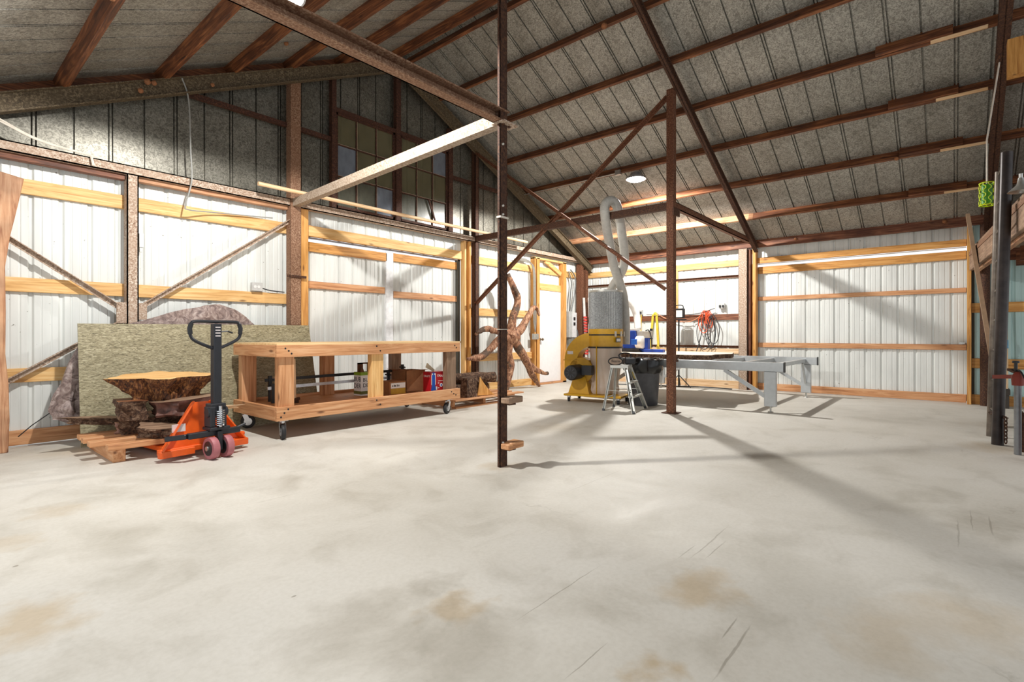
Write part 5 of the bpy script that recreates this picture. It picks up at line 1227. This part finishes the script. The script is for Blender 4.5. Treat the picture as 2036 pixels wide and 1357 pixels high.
ch = thing('chain', 'rusty chain looped around the foot of the pipe ladder', 'chain', (6.88, -0.38, 0))
for k in range(7):
    c_ = V(6.86, -0.385, 0.05 + 0.035 * k); ex = V(0.6, -0.8, 0) if k % 2 else V(0.8, 0.6, 0)
    pts = [c_ + ex.normalized() * (0.013 * math.cos(2 * math.pi * i / 10)) + V(0, 0, 0.026 * math.sin(2 * math.pi * i / 10)) for i in range(11)]
    MB().tube(pts, 0.005, 5).build('link', rust('dark'), ch)
for k in range(6):
    c_ = V(6.86 + 0.03 * k, -0.385 + 0.02 * k, 0.275 + 0.004 * k); ex = V(0.8, 0.55, 0).normalized(); ez = V(0, 0, 1) if k % 2 else V(0.55, -0.8, 0)
    MB().tube([c_ + ex * (0.024 * math.cos(2 * math.pi * i / 10)) + ez * (0.012 * math.sin(2 * math.pi * i / 10)) for i in range(11)], 0.005, 5).build('link', rust('dark'), ch)
bs_ = thing('machine_base', 'greasy black machine bracket low behind the pipe ladder', 'machine part', (6.75, -0.46, 0))
MB().box(6.62, 6.80, -0.50, -0.44, 0.20, 0.36).box(6.60, 6.66, -0.50, -0.46, 0.0, 0.22).box(6.76, 6.80, -0.52, -0.48, 0.0, 0.22).build('bracket', rust('dark'), bs_, bevel=0.01)
pu = thing('fuel_drum', 'purple-red drum cut off by the right edge of the picture', 'drum', (6.18, -0.70, 0))
MB().lathe([(0.20, 0.0), (0.205, 0.02), (0.20, 0.03), (0.20, 0.30), (0.206, 0.31), (0.20, 0.32), (0.20, 0.56), (0.205, 0.58), (0.18, 0.585), (0.0, 0.575)], (6.20, -0.745, 0), 28, caps=False).build('shell', plain('drum_purple', (120, 74, 84), 0.5, 0, 0.3, 8), pu, True)
cdp = MB().cyl((6.33, -0.49, 0.585), (6.33, -0.49, 4.55), 0.014, None, 8).build('conduit_pipe', plain('conduit_tan', (176, 164, 148), 0.5), None, True); tag(cdp, 'thin vertical tan conduit at the extreme right edge', 'pipe')
wbk = MB().box(6.9, 7.02, -0.56, -0.40, 3.58, 3.93).build('wood_block', wood('gold', 'z')); tag(wbk, 'tan timber block fixed to the roof rafter at the upper right edge', 'wood block')
bro = thing('broom', 'wooden broom handle standing behind the pipe ladder against the teal wall', 'broom', (10.55, -0.62, 0))
MB().cyl((10.50, -0.60, 0.28), (10.62, -0.60, 1.44), 0.018, None, 10).build('handle', wood('pale', 'z'), bro, True); MB().cyl((10.50, -0.60, 0.88), (10.53, -0.60, 1.0), 0.02, None, 10).build('sleeve', plain('sleeve_blue', (90, 150, 190), 0.5), bro)
MB().box(10.36, 10.64, -0.63, -0.57, 0.20, 0.28).box(10.37, 10.63, -0.62, -0.58, 0.0, 0.20).build('head', plain('bristle', (60, 54, 48), 0.8), bro)
lmp = thing('clamp_lamp', 'small metal reflector lamp at the upper right edge above the loft beam', 'lamp', (6.6, -0.5, 2.5))
MB().lathe([(0.02, 2.52), (0.03, 2.46), (0.09, 2.40), (0.095, 2.395)], (6.66, -0.475, 0), 20, caps=False).build('reflector', ZINC, lmp, True)
MB().cyl((6.66, -0.475, 2.39), (6.70, -0.475, 2.395), 0.01).cyl((6.66, -0.475, 2.52), (6.66, -0.475, 2.56), 0.015).build('stem', ZINC, lmp)
